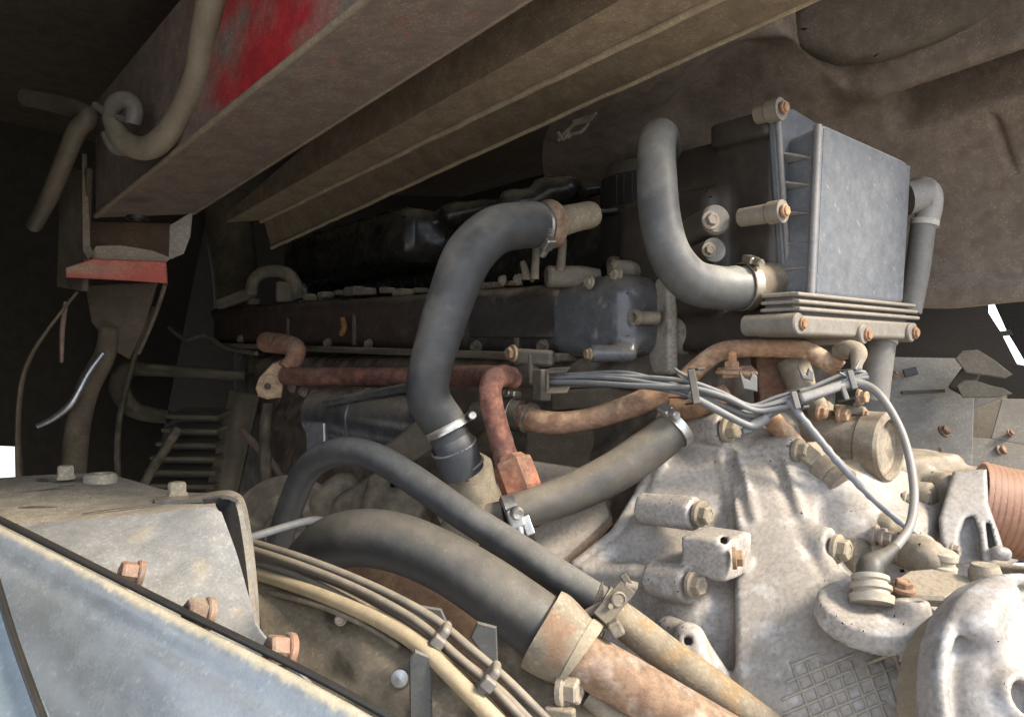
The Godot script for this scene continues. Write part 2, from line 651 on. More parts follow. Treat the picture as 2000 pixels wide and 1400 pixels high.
# worm-drive hose clamp: a band round the hose at spot, and its screw housing turned towards dir
func clamp_on(parent: Node, spot: Vector3, axis: Vector3, r: float, broad: float, dir: Vector3, look: Dictionary, mat: StandardMaterial3D, big := 1.0) -> void:
	var s := Shape.new()
	axis = axis.normalized()
	var f := frame(spot, axis)
	var t := 0.0016
	lathe(s, f, [[r, -broad * 0.5], [r + t, -broad * 0.5 + 0.0006], [r + t * 0.6, -broad * 0.2], [r + t * 0.6, broad * 0.2], [r + t, broad * 0.5 - 0.0006], [r, broad * 0.5]], 40)
	var band := put("clamp_band", s, mat, parent, look)
	dir = (dir - axis * dir.dot(axis)).normalized()
	var side := axis.cross(dir)
	s = Shape.new()
	var c := spot + dir * (r + 0.006 * big)
	rbox(s, Transform3D(Basis(side, dir, side.cross(dir)), c), Vector3(0.020, 0.010, broad * 1.15) * Vector3(big, big, 1), 0.003)
	lathe(s, frame(c + side * 0.008 * big, side), [[0.0055 * big, 0.0], [0.0055 * big, 0.012 * big], [0.0045 * big, 0.014 * big], [0.0, 0.0135 * big]], 14)
	for i in 5:      # slots cut by the worm
		rbox(s, Transform3D(Basis(side, dir, side.cross(dir)).rotated(axis, -0.25 - i * 0.09), spot + (dir.rotated(axis, -0.25 - i * 0.09)) * (r + t)), Vector3(0.0012, 0.0016, broad * 0.7), 0.0004)
	put("clamp_screw", s, mat, band, look)

# ---------------------------------------------------------------- textures and materials
func layer(kind: int, freq: float, oct: int, sd: int, size := 512) -> PackedByteArray:
	var z := FastNoiseLite.new()
	z.noise_type = kind
	z.frequency = freq
	z.fractal_octaves = oct
	z.fractal_type = FastNoiseLite.FRACTAL_FBM
	z.seed = sd
	if kind == FastNoiseLite.TYPE_CELLULAR:
		z.cellular_return_type = FastNoiseLite.RETURN_DISTANCE
	var im := z.get_seamless_image(size, size)
	im.convert(Image.FORMAT_L8)
	return im.get_data()

func paint(call: Callable, size := 512) -> ImageTexture:
	var b := PackedByteArray()
	b.resize(size * size * 3)
	for i in size * size:
		var c: Color = call.call(i)
		b[i * 3] = int(clampf(c.r, 0, 1) * 255); b[i * 3 + 1] = int(clampf(c.g, 0, 1) * 255); b[i * 3 + 2] = int(clampf(c.b, 0, 1) * 255)
	var im := Image.create_from_data(size, size, false, Image.FORMAT_RGB8, b)
	return ImageTexture.create_from_image(im)

func bumps(call: Callable, strength: float, size := 512) -> ImageTexture:
	var b := PackedByteArray()
	b.resize(size * size)
	for i in size * size: b[i] = int(clampf(call.call(i), 0, 1) * 255)
	var im := Image.create_from_data(size, size, false, Image.FORMAT_L8, b)
	im.convert(Image.FORMAT_RGBA8)
	im.bump_map_to_normal_map(strength)
	return ImageTexture.create_from_image(im)

func stuff_of(called: String, tex: Texture2D, nrm: Texture2D, scale: float, rough: float, metal := 0.0, depth := 1.0, rtex: Texture2D = null) -> StandardMaterial3D:
	var m := StandardMaterial3D.new()
	m.resource_name = called
	m.vertex_color_use_as_albedo = true
	m.albedo_texture = tex
	m.uv1_triplanar = true
	m.uv1_scale = Vector3.ONE * scale
	m.roughness = rough
	m.metallic = metal
	m.metallic_specular = 0.4
	if nrm:
		m.normal_enabled = true
		m.normal_texture = nrm
		m.normal_scale = depth
	if rtex:
		m.roughness_texture = rtex
		m.roughness_texture_channel = BaseMaterial3D.TEXTURE_CHANNEL_RED
	mats[called] = m
	return m

func make_materials() -> void:
	rough_noise.noise_type = FastNoiseLite.TYPE_SIMPLEX_SMOOTH
	rough_noise.frequency = 14.0; rough_noise.fractal_octaves = 4; rough_noise.seed = 3
	blotch_noise.noise_type = FastNoiseLite.TYPE_SIMPLEX_SMOOTH
	blotch_noise.frequency = 22.0; blotch_noise.fractal_octaves = 4; blotch_noise.seed = 9
	fine_noise.noise_type = FastNoiseLite.TYPE_SIMPLEX_SMOOTH
	fine_noise.frequency = 55.0; fine_noise.fractal_octaves = 2; fine_noise.seed = 5
	var P := FastNoiseLite.TYPE_SIMPLEX_SMOOTH
	var big := layer(P, 0.012, 5, 11)
	var mid := layer(P, 0.04, 4, 12)
	var fin := layer(P, 0.18, 3, 13)
	var dots := layer(FastNoiseLite.TYPE_CELLULAR, 0.09, 1, 14)
	var dots2 := layer(FastNoiseLite.TYPE_CELLULAR, 0.03, 1, 15)
	# dusty: smooth film with grains and splash spots
	var grime := paint(func(i):
		var g := 0.82 + (big[i] - 128) / 255.0 * 0.12 + (mid[i] - 128) / 255.0 * 0.12 + (fin[i] - 128) / 255.0 * 0.16
		if dots[i] < 42 and big[i] > 120: g += 0.16
		return Color(g, g * 0.99, g * 0.97))
	# rubber: fine scuffs, pale specks
	var rub := paint(func(i):
		var g := 0.82 + (big[i] - 128) / 255.0 * 0.12 + (fin[i] - 128) / 255.0 * 0.16 + (mid[i] - 128) / 255.0 * 0.08
		if dots2[i] < 16: g += 0.18
		return Color(g, g, g))
	# cast alloy: whitish corrosion over grey, dark stains in pits
	var alloy := paint(func(i):
		var g := 0.84 + (mid[i] - 128) / 255.0 * 0.14 + (fin[i] - 128) / 255.0 * 0.13
		var w := smoothstep(128.0, 160.0, big[i] * 0.35 + mid[i] * 0.55 + (fin[i] - 128) * 0.45 + 14.0)
		g = lerpf(g, 0.98, w * 0.35)
		var k := smoothstep(92.0, 66.0, big[i] * 0.2 + mid[i] * 0.8 + (fin[i] - 128) * 0.3)
		g *= 1.0 - 0.10 * k
		return Color(g, g * (0.985 + 0.01 * w), g * (0.965 + 0.03 * w)))
	# rust: orange bloom over dark scale
	var rust := paint(func(i):
		var t := clampf(0.5 + (big[i] - 128) / 255.0 * 0.9 + (mid[i] - 128) / 255.0 * 0.9 + (fin[i] - 128) / 255.0 * 0.8, 0, 1)
		return Color(0.66, 0.60, 0.58).lerp(Color(1.0, 0.94, 0.88), t))
	var pits := bumps(func(i): return 0.5 + (mid[i] - 128) / 255.0 * 0.5 + (fin[i] - 128) / 255.0 * 0.45, 3.0)
	var grain := bumps(func(i): return 0.5 + (fin[i] - 128) / 255.0 * 0.8 + (mid[i] - 128) / 255.0 * 0.25, 1.6)
	var soft := bumps(func(i): return 0.5 + (big[i] - 128) / 255.0 * 0.6 + (fin[i] - 128) / 255.0 * 0.18, 1.6)
	var gloss := paint(func(i):
		var g := 0.62 + (big[i] - 128) / 255.0 * 0.7 + (fin[i] - 128) / 255.0 * 0.4
		return Color(g, g, g))
	stuff_of("rubber", rub, grain, 5.0, 0.5, 0.0, 0.35)
	stuff_of("alloy", alloy, pits, 8.0, 0.55, 0.0, 0.30)
	stuff_of("rust", rust, pits, 7.0, 0.92, 0.0, 1.0)
	stuff_of("dusty", grime, grain, 3.0, 0.95, 0.0, 0.7)
	stuff_of("paint", grime, soft, 4.0, 0.55, 0.0, 0.25, gloss)
	stuff_of("enamel", rub, soft, 4.0, 0.42, 0.0, 0.2, gloss)
	stuff_of("plastic", rub, grain, 5.0, 0.5, 0.0, 0.3)
	stuff_of("steel", grime, grain, 9.0, 0.38, 0.85, 0.4)
	stuff_of("iron", grime, pits, 6.0, 0.75, 0.0, 0.8)
	stuff_of("wire", rub, grain, 8.0, 0.5, 0.0, 0.2)
	stuff_of("concrete", grime, grain, 1.3, 0.95, 0.0, 0.5)

# ================================================================ the scene
func _ready() -> void:
	# camera
	var cam := Camera3D.new()
	cam.name = "camera"
	add_child(cam)
	cam.position = EYE
	cam.rotation.y = -YAW
	cam.fov = rad_to_deg(2.0 * atan(700.0 / FOCAL))
	cam.near = 0.02
	cam.far = 900.0
	cam.current = true
	# overcast sky
	var env := Environment.new()
	env.background_mode = Environment.BG_SKY
	var sm := ProceduralSkyMaterial.new()
	sm.sky_top_color = Color(0.80, 0.86, 0.95)
	sm.sky_horizon_color = Color(0.93, 0.95, 0.98)
	sm.sky_curve = 0.12
	sm.ground_bottom_color = Color(0.45, 0.43, 0.40)
	sm.ground_horizon_color = Color(0.80, 0.80, 0.79)
	sm.sky_energy_multiplier = 1.0
	var sky := Sky.new()
	sky.sky_material = sm
	env.sky = sky
	env.background_energy_multiplier = 0.6
	env.tonemap_mode = Environment.TONE_MAPPER_LINEAR
	env.tonemap_exposure = 7.4
	env.sdfgi_enabled = true
	env.ssao_enabled = true
	env.ssil_enabled = true
	var we := WorldEnvironment.new()
	we.name = "world_environment"
	we.environment = env
	add_child(we)
	# veiled sun, behind the camera's right shoulder
	var sun := DirectionalLight3D.new()
	sun.name = "sun"
	add_child(sun)
	sun.look_at_from_position(Vector3(0.36, 0.74, 0.80), Vector3.ZERO, UP)
	sun.light_energy = 0.5
	sun.light_color = Color(1.0, 0.965, 0.91)
	sun.light_angular_distance = 14.0
	sun.shadow_enabled = true

	rng.seed = 77
	make_edges()
	make_materials()
	build_ground()
	build_cab()
	build_left_dark()
	build_right_back()
	build_engine()
	build_gearbox()
	build_lid_box()
	build_hoses()
	build_pipes()
	build_wires()
	build_clutter()
	build_bracket()

# ---------------------------------------------------------------- setting
func build_ground() -> void:
	var s := Shape.new()
	var n := 60
	var p := []
	var nn := []
	for j in n + 1:
		for i in n + 1:
			var fx := (float(i) / n - 0.5) * 2.0
			var fz := (float(j) / n - 0.5) * 2.0
			p.append(Vector3(signf(fx) * pow(absf(fx), 3.0) * 300.0, 0, signf(fz) * pow(absf(fz), 3.0) * 300.0))
			nn.append(UP)
	s.grid(p, nn, n + 1)
	setting(put("ground", s, mats.concrete, self, skin(Color(0.42, 0.40, 0.37), 0.0, 0.0)))

# ---------------------------------------------------------------- the cab above
func build_cab() -> void:
	var soil := {"dust": Color(0.27, 0.215, 0.15)}
	# floor of the cab: a pressed sheet over everything
	var t := thing("cab_floor", "dark dusty underside of the cab over the red rail and the engine", "cab floor", Vector3(1.0, 1.8, -1.5))
	var s := Shape.new()
	box(s, Vector3(-1.0, 1.78, -3.3), Vector3(2.9, 1.84, -0.12), 0.01, 20)
	put("floor_sheet", s, mats.dusty, t, skin(c3(0.065, 0.050, 0.036), 0.0, 0.22, soil))
	s = Shape.new()
	box(s, Vector3(-1.0, 0.35, -3.36), Vector3(0.33, 1.775, -3.30), 0.01, 12)
	put("front_sheet", s, mats.dusty, t, skin(c3(0.022, 0.020, 0.017), 0.1, 0.10, soil))

	# red side rail: seen from below-left
	t = thing("red_cab_rail", "thick red painted cab side rail caked in brown dust, hose looped at its left end", "rail", at(560, 250, 1.1))
	var red := func(p: Vector3, n: Vector3, c: Color) -> Color:
		var q := p - EYE
		var d := q.dot(ahead)
		var px := 1000.0 + FOCAL * q.dot(aside) / d
		return c if n.y < -0.5 else c.lerp(Color(0.42, 0.010, 0.018), 0.93 * smoothstep(0.0, 0.42, rough_noise.get_noise_3dv(p * Vector3(0.5, 0.5, 0.25)) * 0.35 + fine_noise.get_noise_3dv(p * Vector3(1, 0.35, 0.25)) * 0.16 + 0.44 - absf(px - 525.0) / 340.0 + 0.12 * blotch_noise.get_noise_3dv(p * 1.6)))
	var near := [at(720, 0, 0.74), at(1035, 0, 0.78), at(1035, 0, 0.78) + UP * 0.2, at(720, 0, 0.74) + UP * 0.22]
	var back := [at(186, 425, 1.47), at(377, 418, 1.52), at(377, 418, 1.52) + UP * 0.2, at(186, 425, 1.47) + UP * 0.22]
	for i in 4: near[i] = near[i] + (near[i] - back[i]) * 0.45
	s = Shape.new()
	beam(s, near, back, 110, 26)
	put("rail_body", s, mats.dusty, t, skin(c3(0.20, 0.150, 0.125), 0.3, 0.35, {"dust": Color(0.26, 0.205, 0.165), "patch": Color(0.34, 0.10, 0.085), "from": 0.36, "soft": 0.25, "amount": 0.6, "fn": red}))
	# flange lips along both lower edges
	s = Shape.new()
	tube(s, [near[1] + UP * 0.003, back[1] + UP * 0.003], [0.004, 0.005], 8, 30)
	tube(s, [near[0] + UP * 0.003, back[0] + UP * 0.003], [0.004, 0.005], 8, 30)
	put("rail_lip", s, mats.dusty, t, skin(c3(0.24, 0.19, 0.14), 0.5, 0.4))
	s = Shape.new()
	var hole := on_plane(268, 428, back[0].y - 0.001 + 0.02)
	lathe(s, frame(at(268, 427, 1.36) + UP * 0.0005, Vector3.DOWN), [[0.019, -0.004], [0.019, 0.002], [0.015, 0.002], [0.013, -0.004], [0.0, -0.004]], 20)
	put("drain_hole", s, mats.rubber, t, skin(c3(0.012, 0.010, 0.008), 0.0, 0.05))
	# open channel end under the rail, with its red lip
	for q in [[[[330, 440], [375, 412], [370, 462], [357, 495], [328, 507]], 1.51, c3(0.40, 0.37, 0.33)], [[[172, 432], [338, 436], [338, 506], [172, 500]], 1.64, c3(0.10, 0.055, 0.035)], [[[158, 300], [167, 300], [174, 480], [182, 498], [170, 506], [160, 490]], 1.45, c3(0.22, 0.175, 0.13)], [[[176, 496], [186, 480], [230, 478], [295, 488], [332, 503], [322, 513], [180, 509]], 1.47, c3(0.45, 0.37, 0.28)]]:
		s = Shape.new()
		var ring := []
		for k in q[0]: ring.append(at(k[0], k[1], q[1]))
		plate(s, ring, 0.004, 0.0012)
		put("channel_side", s, mats.dusty, t, skin(q[2], 0.4, 0.3))
	s = Shape.new()
	plate(s, [at(125, 522, 1.43), at(180, 505, 1.44), at(322, 510, 1.45), at(324, 553, 1.45), at(250, 548, 1.45), at(125, 541, 1.43)], 0.008, 0.002)
	put("end_lip", s, mats.dusty, t, skin(c3(0.42, 0.30, 0.22), 0.3, 0.3, {"patch": Color(0.62, 0.13, 0.10), "from": -0.05, "soft": 0.2, "amount": 0.85}))

	# channel beam beside it
	t = thing("cab_floor_beam", "long tan dusty channel beam sloping beside the red rail under the cab", "beam", at(900, 250, 1.3))
	var d1 := 0.86
	var d2 := 1.95
	near = [at(1212, 0, d1), at(1392, 0, d1 * 0.99), at(1392, 0, d1 * 0.99) + UP * 0.06, at(1212, 0, d1) + UP * 0.14]
	back = [at(440, 434, d2), at(510, 430, d2), at(510, 430, d2) + UP * 0.06, at(440, 434, d2) + UP * 0.02]
	for i in 4: near[i] = near[i] + (near[i] - back[i]) * 0.35
	s = Shape.new()
	beam(s, near, back, 100, 12)
	var warm := {"dust": Color(0.37, 0.285, 0.195)}
	put("beam_web", s, mats.dusty, t, skin(c3(0.24, 0.18, 0.125), 0.3, 0.4, warm))
	s = Shape.new()
	var e1 := []
	for k in 60:
		var q: Vector3 = near[1].lerp(back[1], k / 59.0)
		e1.append(q + Vector3(0, -0.002 + rough_noise.get_noise_3dv(q * 4.0) * 0.0022, 0))
	tube(s, e1, [0.005, 0.006], 8, 2)
	put("beam_lip", s, mats.dusty, t, skin(c3(0.46, 0.37, 0.25), 0.6, 0.4))
	s = Shape.new()
	var n2 := [near[1] + UP * 0.020, at(1590, 0, d1 * 1.04), at(1590, 0, d1 * 1.04) + UP * 0.05, near[1] + UP * 0.08]
	var b2 := [back[1] + UP * 0.020, at(530, 484, d2 * 1.02), at(530, 484, d2 * 1.02) + UP * 0.05, back[1] + UP * 0.08]
	n2[1] = n2[1] + (n2[1] - b2[1]) * 0.35
	n2[2] = n2[1] + UP * 0.05
	beam(s, n2, b2, 100, 12)
	put("beam_flange", s, mats.dusty, t, skin(c3(0.20, 0.15, 0.098), 0.3, 0.45, warm))
	s = Shape.new()
	e1 = []
	for k in 60:
		var q: Vector3 = n2[1].lerp(b2[1], k / 59.0)
		e1.append(q + Vector3(0, rough_noise.get_noise_3dv(q * 4.0 + Vector3(5, 0, 0)) * 0.002, 0))
	tube(s, e1, [0.0035, 0.005], 8, 2)
	put("beam_edge", s, mats.dusty, t, skin(c3(0.42, 0.34, 0.23), 0.6, 0.4))

	# pressed liner over the engine, right
	t = thing("tunnel_liner", "brown dusty pressed liner panel behind and above the grey lidded box", "liner", at(1700, 300, 1.35))
	var ctl := [
		at(1250, -120, 0.98), at(1560, -140, 1.02), at(1860, -160, 1.02), at(2200, -170, 0.98), at(2650, -190, 0.90),
		at(1130, 150, 1.22), at(1480, 110, 1.22), at(1800, 80, 1.20), at(2180, 30, 1.08), at(2650, -10, 0.95),
		at(1060, 290, 1.50), at(1420, 270, 1.42), at(1780, 240, 1.34), at(2160, 210, 1.20), at(2650, 160, 1.02),
		at(1090, 400, 1.72), at(1430, 410, 1.56), at(1780, 420, 1.42), at(2150, 400, 1.26), at(2650, 370, 1.05),
		at(1200, 500, 1.80), at(1470, 535, 1.62), at(1780, 592, 1.46), at(2160, 565, 1.28), at(2650, 545, 1.06)]
	s = Shape.new()
	var press := func(_u: float, _v: float, p: Vector3) -> float:
		var w := p - EYE
		var dep := w.dot(ahead)
		var px := 1000.0 + FOCAL * w.dot(aside) / dep
		var py := 700.0 - FOCAL * w.y / dep
		var l1 := lerpf(60.0, 165.0, smoothstep(1500.0, 1660.0, px)) if px < 1660.0 else 165.0 - (px - 1660.0) * 0.36
		var l2 := l1 + 26.0 + maxf(px - 1760.0, 0.0) * 0.02
		var g := 0.0
		g -= 0.09 * smoothstep(1490.0, 1590.0, px) * (1.0 - smoothstep(l1 - 60.0, l1 + 2.0, py))
		g += 0.035 * exp(-pow((py - l1 - 10.0) / 34.0, 2.0)) * smoothstep(1600.0, 1720.0, px)
		g -= 0.13 * smoothstep(1725.0, 1790.0, px) * smoothstep(l2, l2 + 20.0, py) * (1.0 - smoothstep(l2 + 40.0, l2 + 115.0, py))
		g -= 0.05 * exp(-pow((px + py * 1.15 - 1610.0) / 70.0, 2.0)) * smoothstep(60.0, 130.0, py) * (1.0 - smoothstep(230.0, 300.0, py))
		g += 0.03 * exp(-pow((px - 1400.0) / 120.0, 2.0) - pow((py - 280.0) / 60.0, 2.0))
		g -= 0.010 * exp(-pow((px - 1940.0 - (py - 220.0) * 0.35) / 9.0, 2.0)) * smoothstep(215.0, 235.0, py) * (1.0 - smoothstep(320.0, 350.0, py))
		g += 0.035 * smoothstep(505.0, 560.0, py)
		g += 0.003 * sin(px * 0.012 + py * 0.02)
		return g
	sheet(s, ctl, 5, 230, 150, 0.004, press)
	put("liner_sheet", s, mats.dusty, t, skin(c3(0.195, 0.152, 0.122), 0.3, 0.4, {"dust": Color(0.29, 0.235, 0.185), "patch": Color(0.11, 0.07, 0.055), "from": 0.05, "soft": 0.4, "amount": 0.35}))
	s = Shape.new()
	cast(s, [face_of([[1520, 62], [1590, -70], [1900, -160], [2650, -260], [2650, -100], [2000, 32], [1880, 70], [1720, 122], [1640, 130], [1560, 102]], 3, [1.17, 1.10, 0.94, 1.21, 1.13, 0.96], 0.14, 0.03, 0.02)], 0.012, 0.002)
	put("recess_shade_solid", s, mats.dusty, t, skin(c3(0.085, 0.068, 0.053), 0.2, 0.2))  # added dark solid, coloured to stand for the shade of a pressed recess
	s = Shape.new()
	var rimp := []
	for q in [[1180, 505, 1.80], [1470, 540, 1.63], [1780, 594, 1.46], [1990, 583, 1.36], [2160, 567, 1.28], [2650, 547, 1.06]]: rimp.append(at(q[0], q[1], q[2]))
	tube(s, rimp, [0.006, 0.006], 8, 10)
	put("liner_rim", s, mats.dusty, t, skin(c3(0.40, 0.31, 0.20), 0.5, 0.4))

	# clip with a clot of dirt under the beam
	t = thing("harness_clip", "small dirt clotted wire clip hanging under the long tan beam", "clip", at(1115, 258, 1.28))
	s = Shape.new()
	for q in [[[1150, 226, 1.27, 6], [1125, 240, 1.27, 7], [1100, 262, 1.28, 8], [1090, 276, 1.28, 6]], [[1150, 240, 1.27, 6], [1135, 258, 1.27, 8], [1118, 262, 1.28, 8], [1108, 270, 1.28, 6]], [[1090, 258, 1.28, 7], [1100, 272, 1.28, 9], [1112, 256, 1.28, 6]], [[1120, 240, 1.27, 12], [1150, 232, 1.26, 14], [1165, 220, 1.25, 5]]]:
		pipe(s, q, 8, 5)
	put("wire_clip", s, mats.dusty, t, skin(c3(0.10, 0.085, 0.065), 0.7, 0.5))

func on_plane(px: float, py: float, y: float) -> Vector3:
	return on_y(px, py, y)

# ---------------------------------------------------------------- dim things at the left
func build_left_dark() -> void:
	var tan := {"dust": Color(0.30, 0.245, 0.17)}
	# looped air hose on the rail
	var t := thing("looped_air_hose", "tan dusty air hose bent round the left end of the red rail", "hose", at(300, 250, 1.15))
	var s := Shape.new()
	pipe(s, [[440, -110, 0.98, 56], [412, 0, 1.0, 54], [398, 70, 1.03, 52], [384, 150, 1.06, 50], [352, 222, 1.10, 48], [318, 270, 1.13, 47], [280, 290, 1.16, 46], [240, 275, 1.18, 44], [222, 240, 1.2, 40]], 18, 8)
	put("hose_run", s, mats.rubber, t, skin(c3(0.24, 0.19, 0.13), 0.5, 0.5, tan))
	s = Shape.new()
	pipe(s, [[212, 235, 1.2, 26], [222, 205, 1.18, 34], [245, 196, 1.17, 36], [262, 212, 1.17, 34], [258, 244, 1.17, 30]], 14, 8)
	pipe(s, [[185, 205, 1.22, 14], [215, 224, 1.2, 16], [250, 236, 1.17, 12]], 10, 6)
	pipe(s, [[205, 262, 1.2, 18], [222, 290, 1.19, 20], [246, 296, 1.18, 16]], 10, 6)
	put("hose_tie", s, mats.plastic, t, skin(c3(0.13, 0.125, 0.12), 0.5, 0.35))
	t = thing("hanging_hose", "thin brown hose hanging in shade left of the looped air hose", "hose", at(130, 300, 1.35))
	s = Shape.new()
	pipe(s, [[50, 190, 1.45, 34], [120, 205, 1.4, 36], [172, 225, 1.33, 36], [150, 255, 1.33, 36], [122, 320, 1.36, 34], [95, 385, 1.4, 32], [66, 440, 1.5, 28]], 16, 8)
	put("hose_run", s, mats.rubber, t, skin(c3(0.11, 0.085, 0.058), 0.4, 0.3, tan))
	# upright post under the rail's end
	t = thing("cab_mount_post", "brown dusty upright post below the open end of the red rail", "post", at(200, 650, 1.6))
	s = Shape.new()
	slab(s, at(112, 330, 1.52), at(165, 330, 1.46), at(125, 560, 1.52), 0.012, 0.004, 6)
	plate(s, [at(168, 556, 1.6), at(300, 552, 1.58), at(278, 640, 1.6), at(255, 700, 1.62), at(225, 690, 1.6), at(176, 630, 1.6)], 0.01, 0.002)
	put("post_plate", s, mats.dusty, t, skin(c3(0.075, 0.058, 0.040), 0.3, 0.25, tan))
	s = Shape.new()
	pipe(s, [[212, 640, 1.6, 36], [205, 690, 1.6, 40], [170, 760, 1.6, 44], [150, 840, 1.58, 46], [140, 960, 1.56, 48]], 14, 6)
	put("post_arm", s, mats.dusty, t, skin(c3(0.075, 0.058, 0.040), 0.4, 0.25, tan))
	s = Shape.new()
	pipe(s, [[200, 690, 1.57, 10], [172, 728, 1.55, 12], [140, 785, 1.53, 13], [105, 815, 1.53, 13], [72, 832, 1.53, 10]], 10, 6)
	put("bare_steel_rod", s, mats.steel, t, skin(c3(0.62, 0.62, 0.66), 0.0, 0.08))
	t = thing("curved_strap", "narrow tan strap curving down at the left edge in shade", "strap", at(45, 740, 1.5))
	s = Shape.new()
	pipe(s, [[150, 570, 1.52, 16], [95, 640, 1.5, 18], [62, 690, 1.5, 22], [42, 745, 1.5, 24], [34, 830, 1.5, 26], [36, 960, 1.5, 28]], 12, 6, true, none, 0.35)
	put("strap_run", s, mats.dusty, t, skin(c3(0.13, 0.10, 0.07), 0.4, 0.3, tan))
	t = thing("thin_rod", "thin tan rod slanting down from the rail end into the dark", "rod", at(290, 620, 1.9))
	s = Shape.new()
	pipe(s, [[322, 555, 1.85, 9], [300, 620, 1.9, 9], [270, 690, 1.95, 8]], 8, 5)
	put("rod_run", s, mats.iron, t, skin(c3(0.22, 0.18, 0.13), 0.4, 0.3))
	# slotted guard deep behind
	t = thing("slotted_guard", "dim slotted metal guard deep behind the engine, left of the dark manifold", "guard", at(380, 860, 2.2))
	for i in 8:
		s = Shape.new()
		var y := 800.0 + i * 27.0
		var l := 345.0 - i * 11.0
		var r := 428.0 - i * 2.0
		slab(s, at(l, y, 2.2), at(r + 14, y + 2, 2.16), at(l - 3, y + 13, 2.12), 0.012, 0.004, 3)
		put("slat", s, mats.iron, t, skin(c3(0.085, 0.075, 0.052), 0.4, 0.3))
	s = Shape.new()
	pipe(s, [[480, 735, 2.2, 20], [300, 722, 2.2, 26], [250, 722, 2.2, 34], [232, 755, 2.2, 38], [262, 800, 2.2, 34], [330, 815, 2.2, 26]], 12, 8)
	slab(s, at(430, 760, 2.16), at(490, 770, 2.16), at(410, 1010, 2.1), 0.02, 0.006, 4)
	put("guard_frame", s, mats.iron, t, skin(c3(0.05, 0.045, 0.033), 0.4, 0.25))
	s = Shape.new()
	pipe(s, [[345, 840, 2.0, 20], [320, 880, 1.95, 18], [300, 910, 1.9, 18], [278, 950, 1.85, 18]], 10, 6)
	put("guard_stay", s, mats.iron, t, skin(c3(0.085, 0.08, 0.06), 0.5, 0.4))
	# smaller dim things in the dark
	for q in [["dim_red_pipe", "short dim red-brown pipe slanting in the dark under the bracket tab", "pipe", [[470, 838, 1.75, 16], [500, 870, 1.72, 17], [530, 902, 1.70, 17], [548, 930, 1.68, 16]], c3(0.12, 0.055, 0.042)],
		["dim_vertical_pipe", "dim vertical pipe in the dark between slotted guard and filter housing", "pipe", [[522, 790, 1.72, 22], [518, 850, 1.70, 24], [520, 930, 1.68, 24], [540, 1000, 1.62, 24]], c3(0.06, 0.05, 0.038)],
		["dim_upright_tube", "thin dim tube rising in the dark left of the slotted guard", "tube", [[232, 960, 2.0, 12], [228, 880, 2.05, 12], [236, 800, 2.1, 12], [262, 700, 2.15, 10], [300, 600, 2.2, 9]], c3(0.075, 0.066, 0.05)],
		["dim_sagging_cable", "dim sagging cable in the dark left of the manifold's far end", "cable", [[330, 640, 2.3, 8], [362, 662, 2.25, 8], [400, 655, 2.2, 9], [440, 678, 2.1, 9], [500, 690, 1.9, 9]], c3(0.10, 0.09, 0.07)],
		["pink_rod", "thin faded pink rod hanging beside the post in shade at the far left", "rod", [[128, 590, 1.56, 9], [121, 640, 1.55, 10], [119, 708, 1.55, 7]], c3(0.26, 0.15, 0.13)]]:
		t = thing(q[0], q[1], q[2], at(q[3][1][0], q[3][1][1], q[3][1][2]))
		s = Shape.new()
		pipe(s, q[3], 10, 6)
		put("pipe_wall", s, mats.iron, t, skin(q[4], 0.5, 0.25))
	# dusty column behind the manifold
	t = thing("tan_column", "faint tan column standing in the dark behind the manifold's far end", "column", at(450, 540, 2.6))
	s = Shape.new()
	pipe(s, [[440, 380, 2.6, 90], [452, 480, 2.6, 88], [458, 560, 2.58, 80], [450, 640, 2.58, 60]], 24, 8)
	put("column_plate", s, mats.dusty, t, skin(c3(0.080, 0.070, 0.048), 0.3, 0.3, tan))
	t = thing("added_bulkhead", "added black bulkhead shutting out sky light behind the engine, above the manifold casting", "bulkhead", Vector3(1.75, 1.0, -2.1))
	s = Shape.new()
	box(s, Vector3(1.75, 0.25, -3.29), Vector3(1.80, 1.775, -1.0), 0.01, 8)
	put("added_dark_sheet", s, mats.dusty, t, skin(c3(0.025, 0.022, 0.018), 0.2, 0.1))  # added to block sky light from the right and keep the engine dark
	# dark panels that close the far left
	t = thing("inner_wheel_arch", "black shaded inner wheel arch closing the far left behind the post", "wheel arch", at(60, 500, 2.2))
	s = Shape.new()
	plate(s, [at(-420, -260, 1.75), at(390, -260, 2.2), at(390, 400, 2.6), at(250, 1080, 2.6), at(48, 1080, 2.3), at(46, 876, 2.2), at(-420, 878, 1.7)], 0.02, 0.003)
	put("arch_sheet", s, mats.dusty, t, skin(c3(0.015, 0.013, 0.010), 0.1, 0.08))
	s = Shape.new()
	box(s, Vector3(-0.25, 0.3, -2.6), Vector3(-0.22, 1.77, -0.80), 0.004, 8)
	put("unseen_light_block", s, mats.dusty, t, skin(c3(0.04, 0.034, 0.026), 0.2, 0.2))  # out of view, added to cut light from the left rear
	t = thing("radiator_shroud", "black radiator shroud filling the dark at the engine's front end", "shroud", at(500, 700, 3.0))
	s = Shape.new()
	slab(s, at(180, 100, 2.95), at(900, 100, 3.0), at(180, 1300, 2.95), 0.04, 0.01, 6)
	put("shroud_sheet", s, mats.dusty, t, skin(c3(0.020, 0.018, 0.015), 0.2, 0.1))

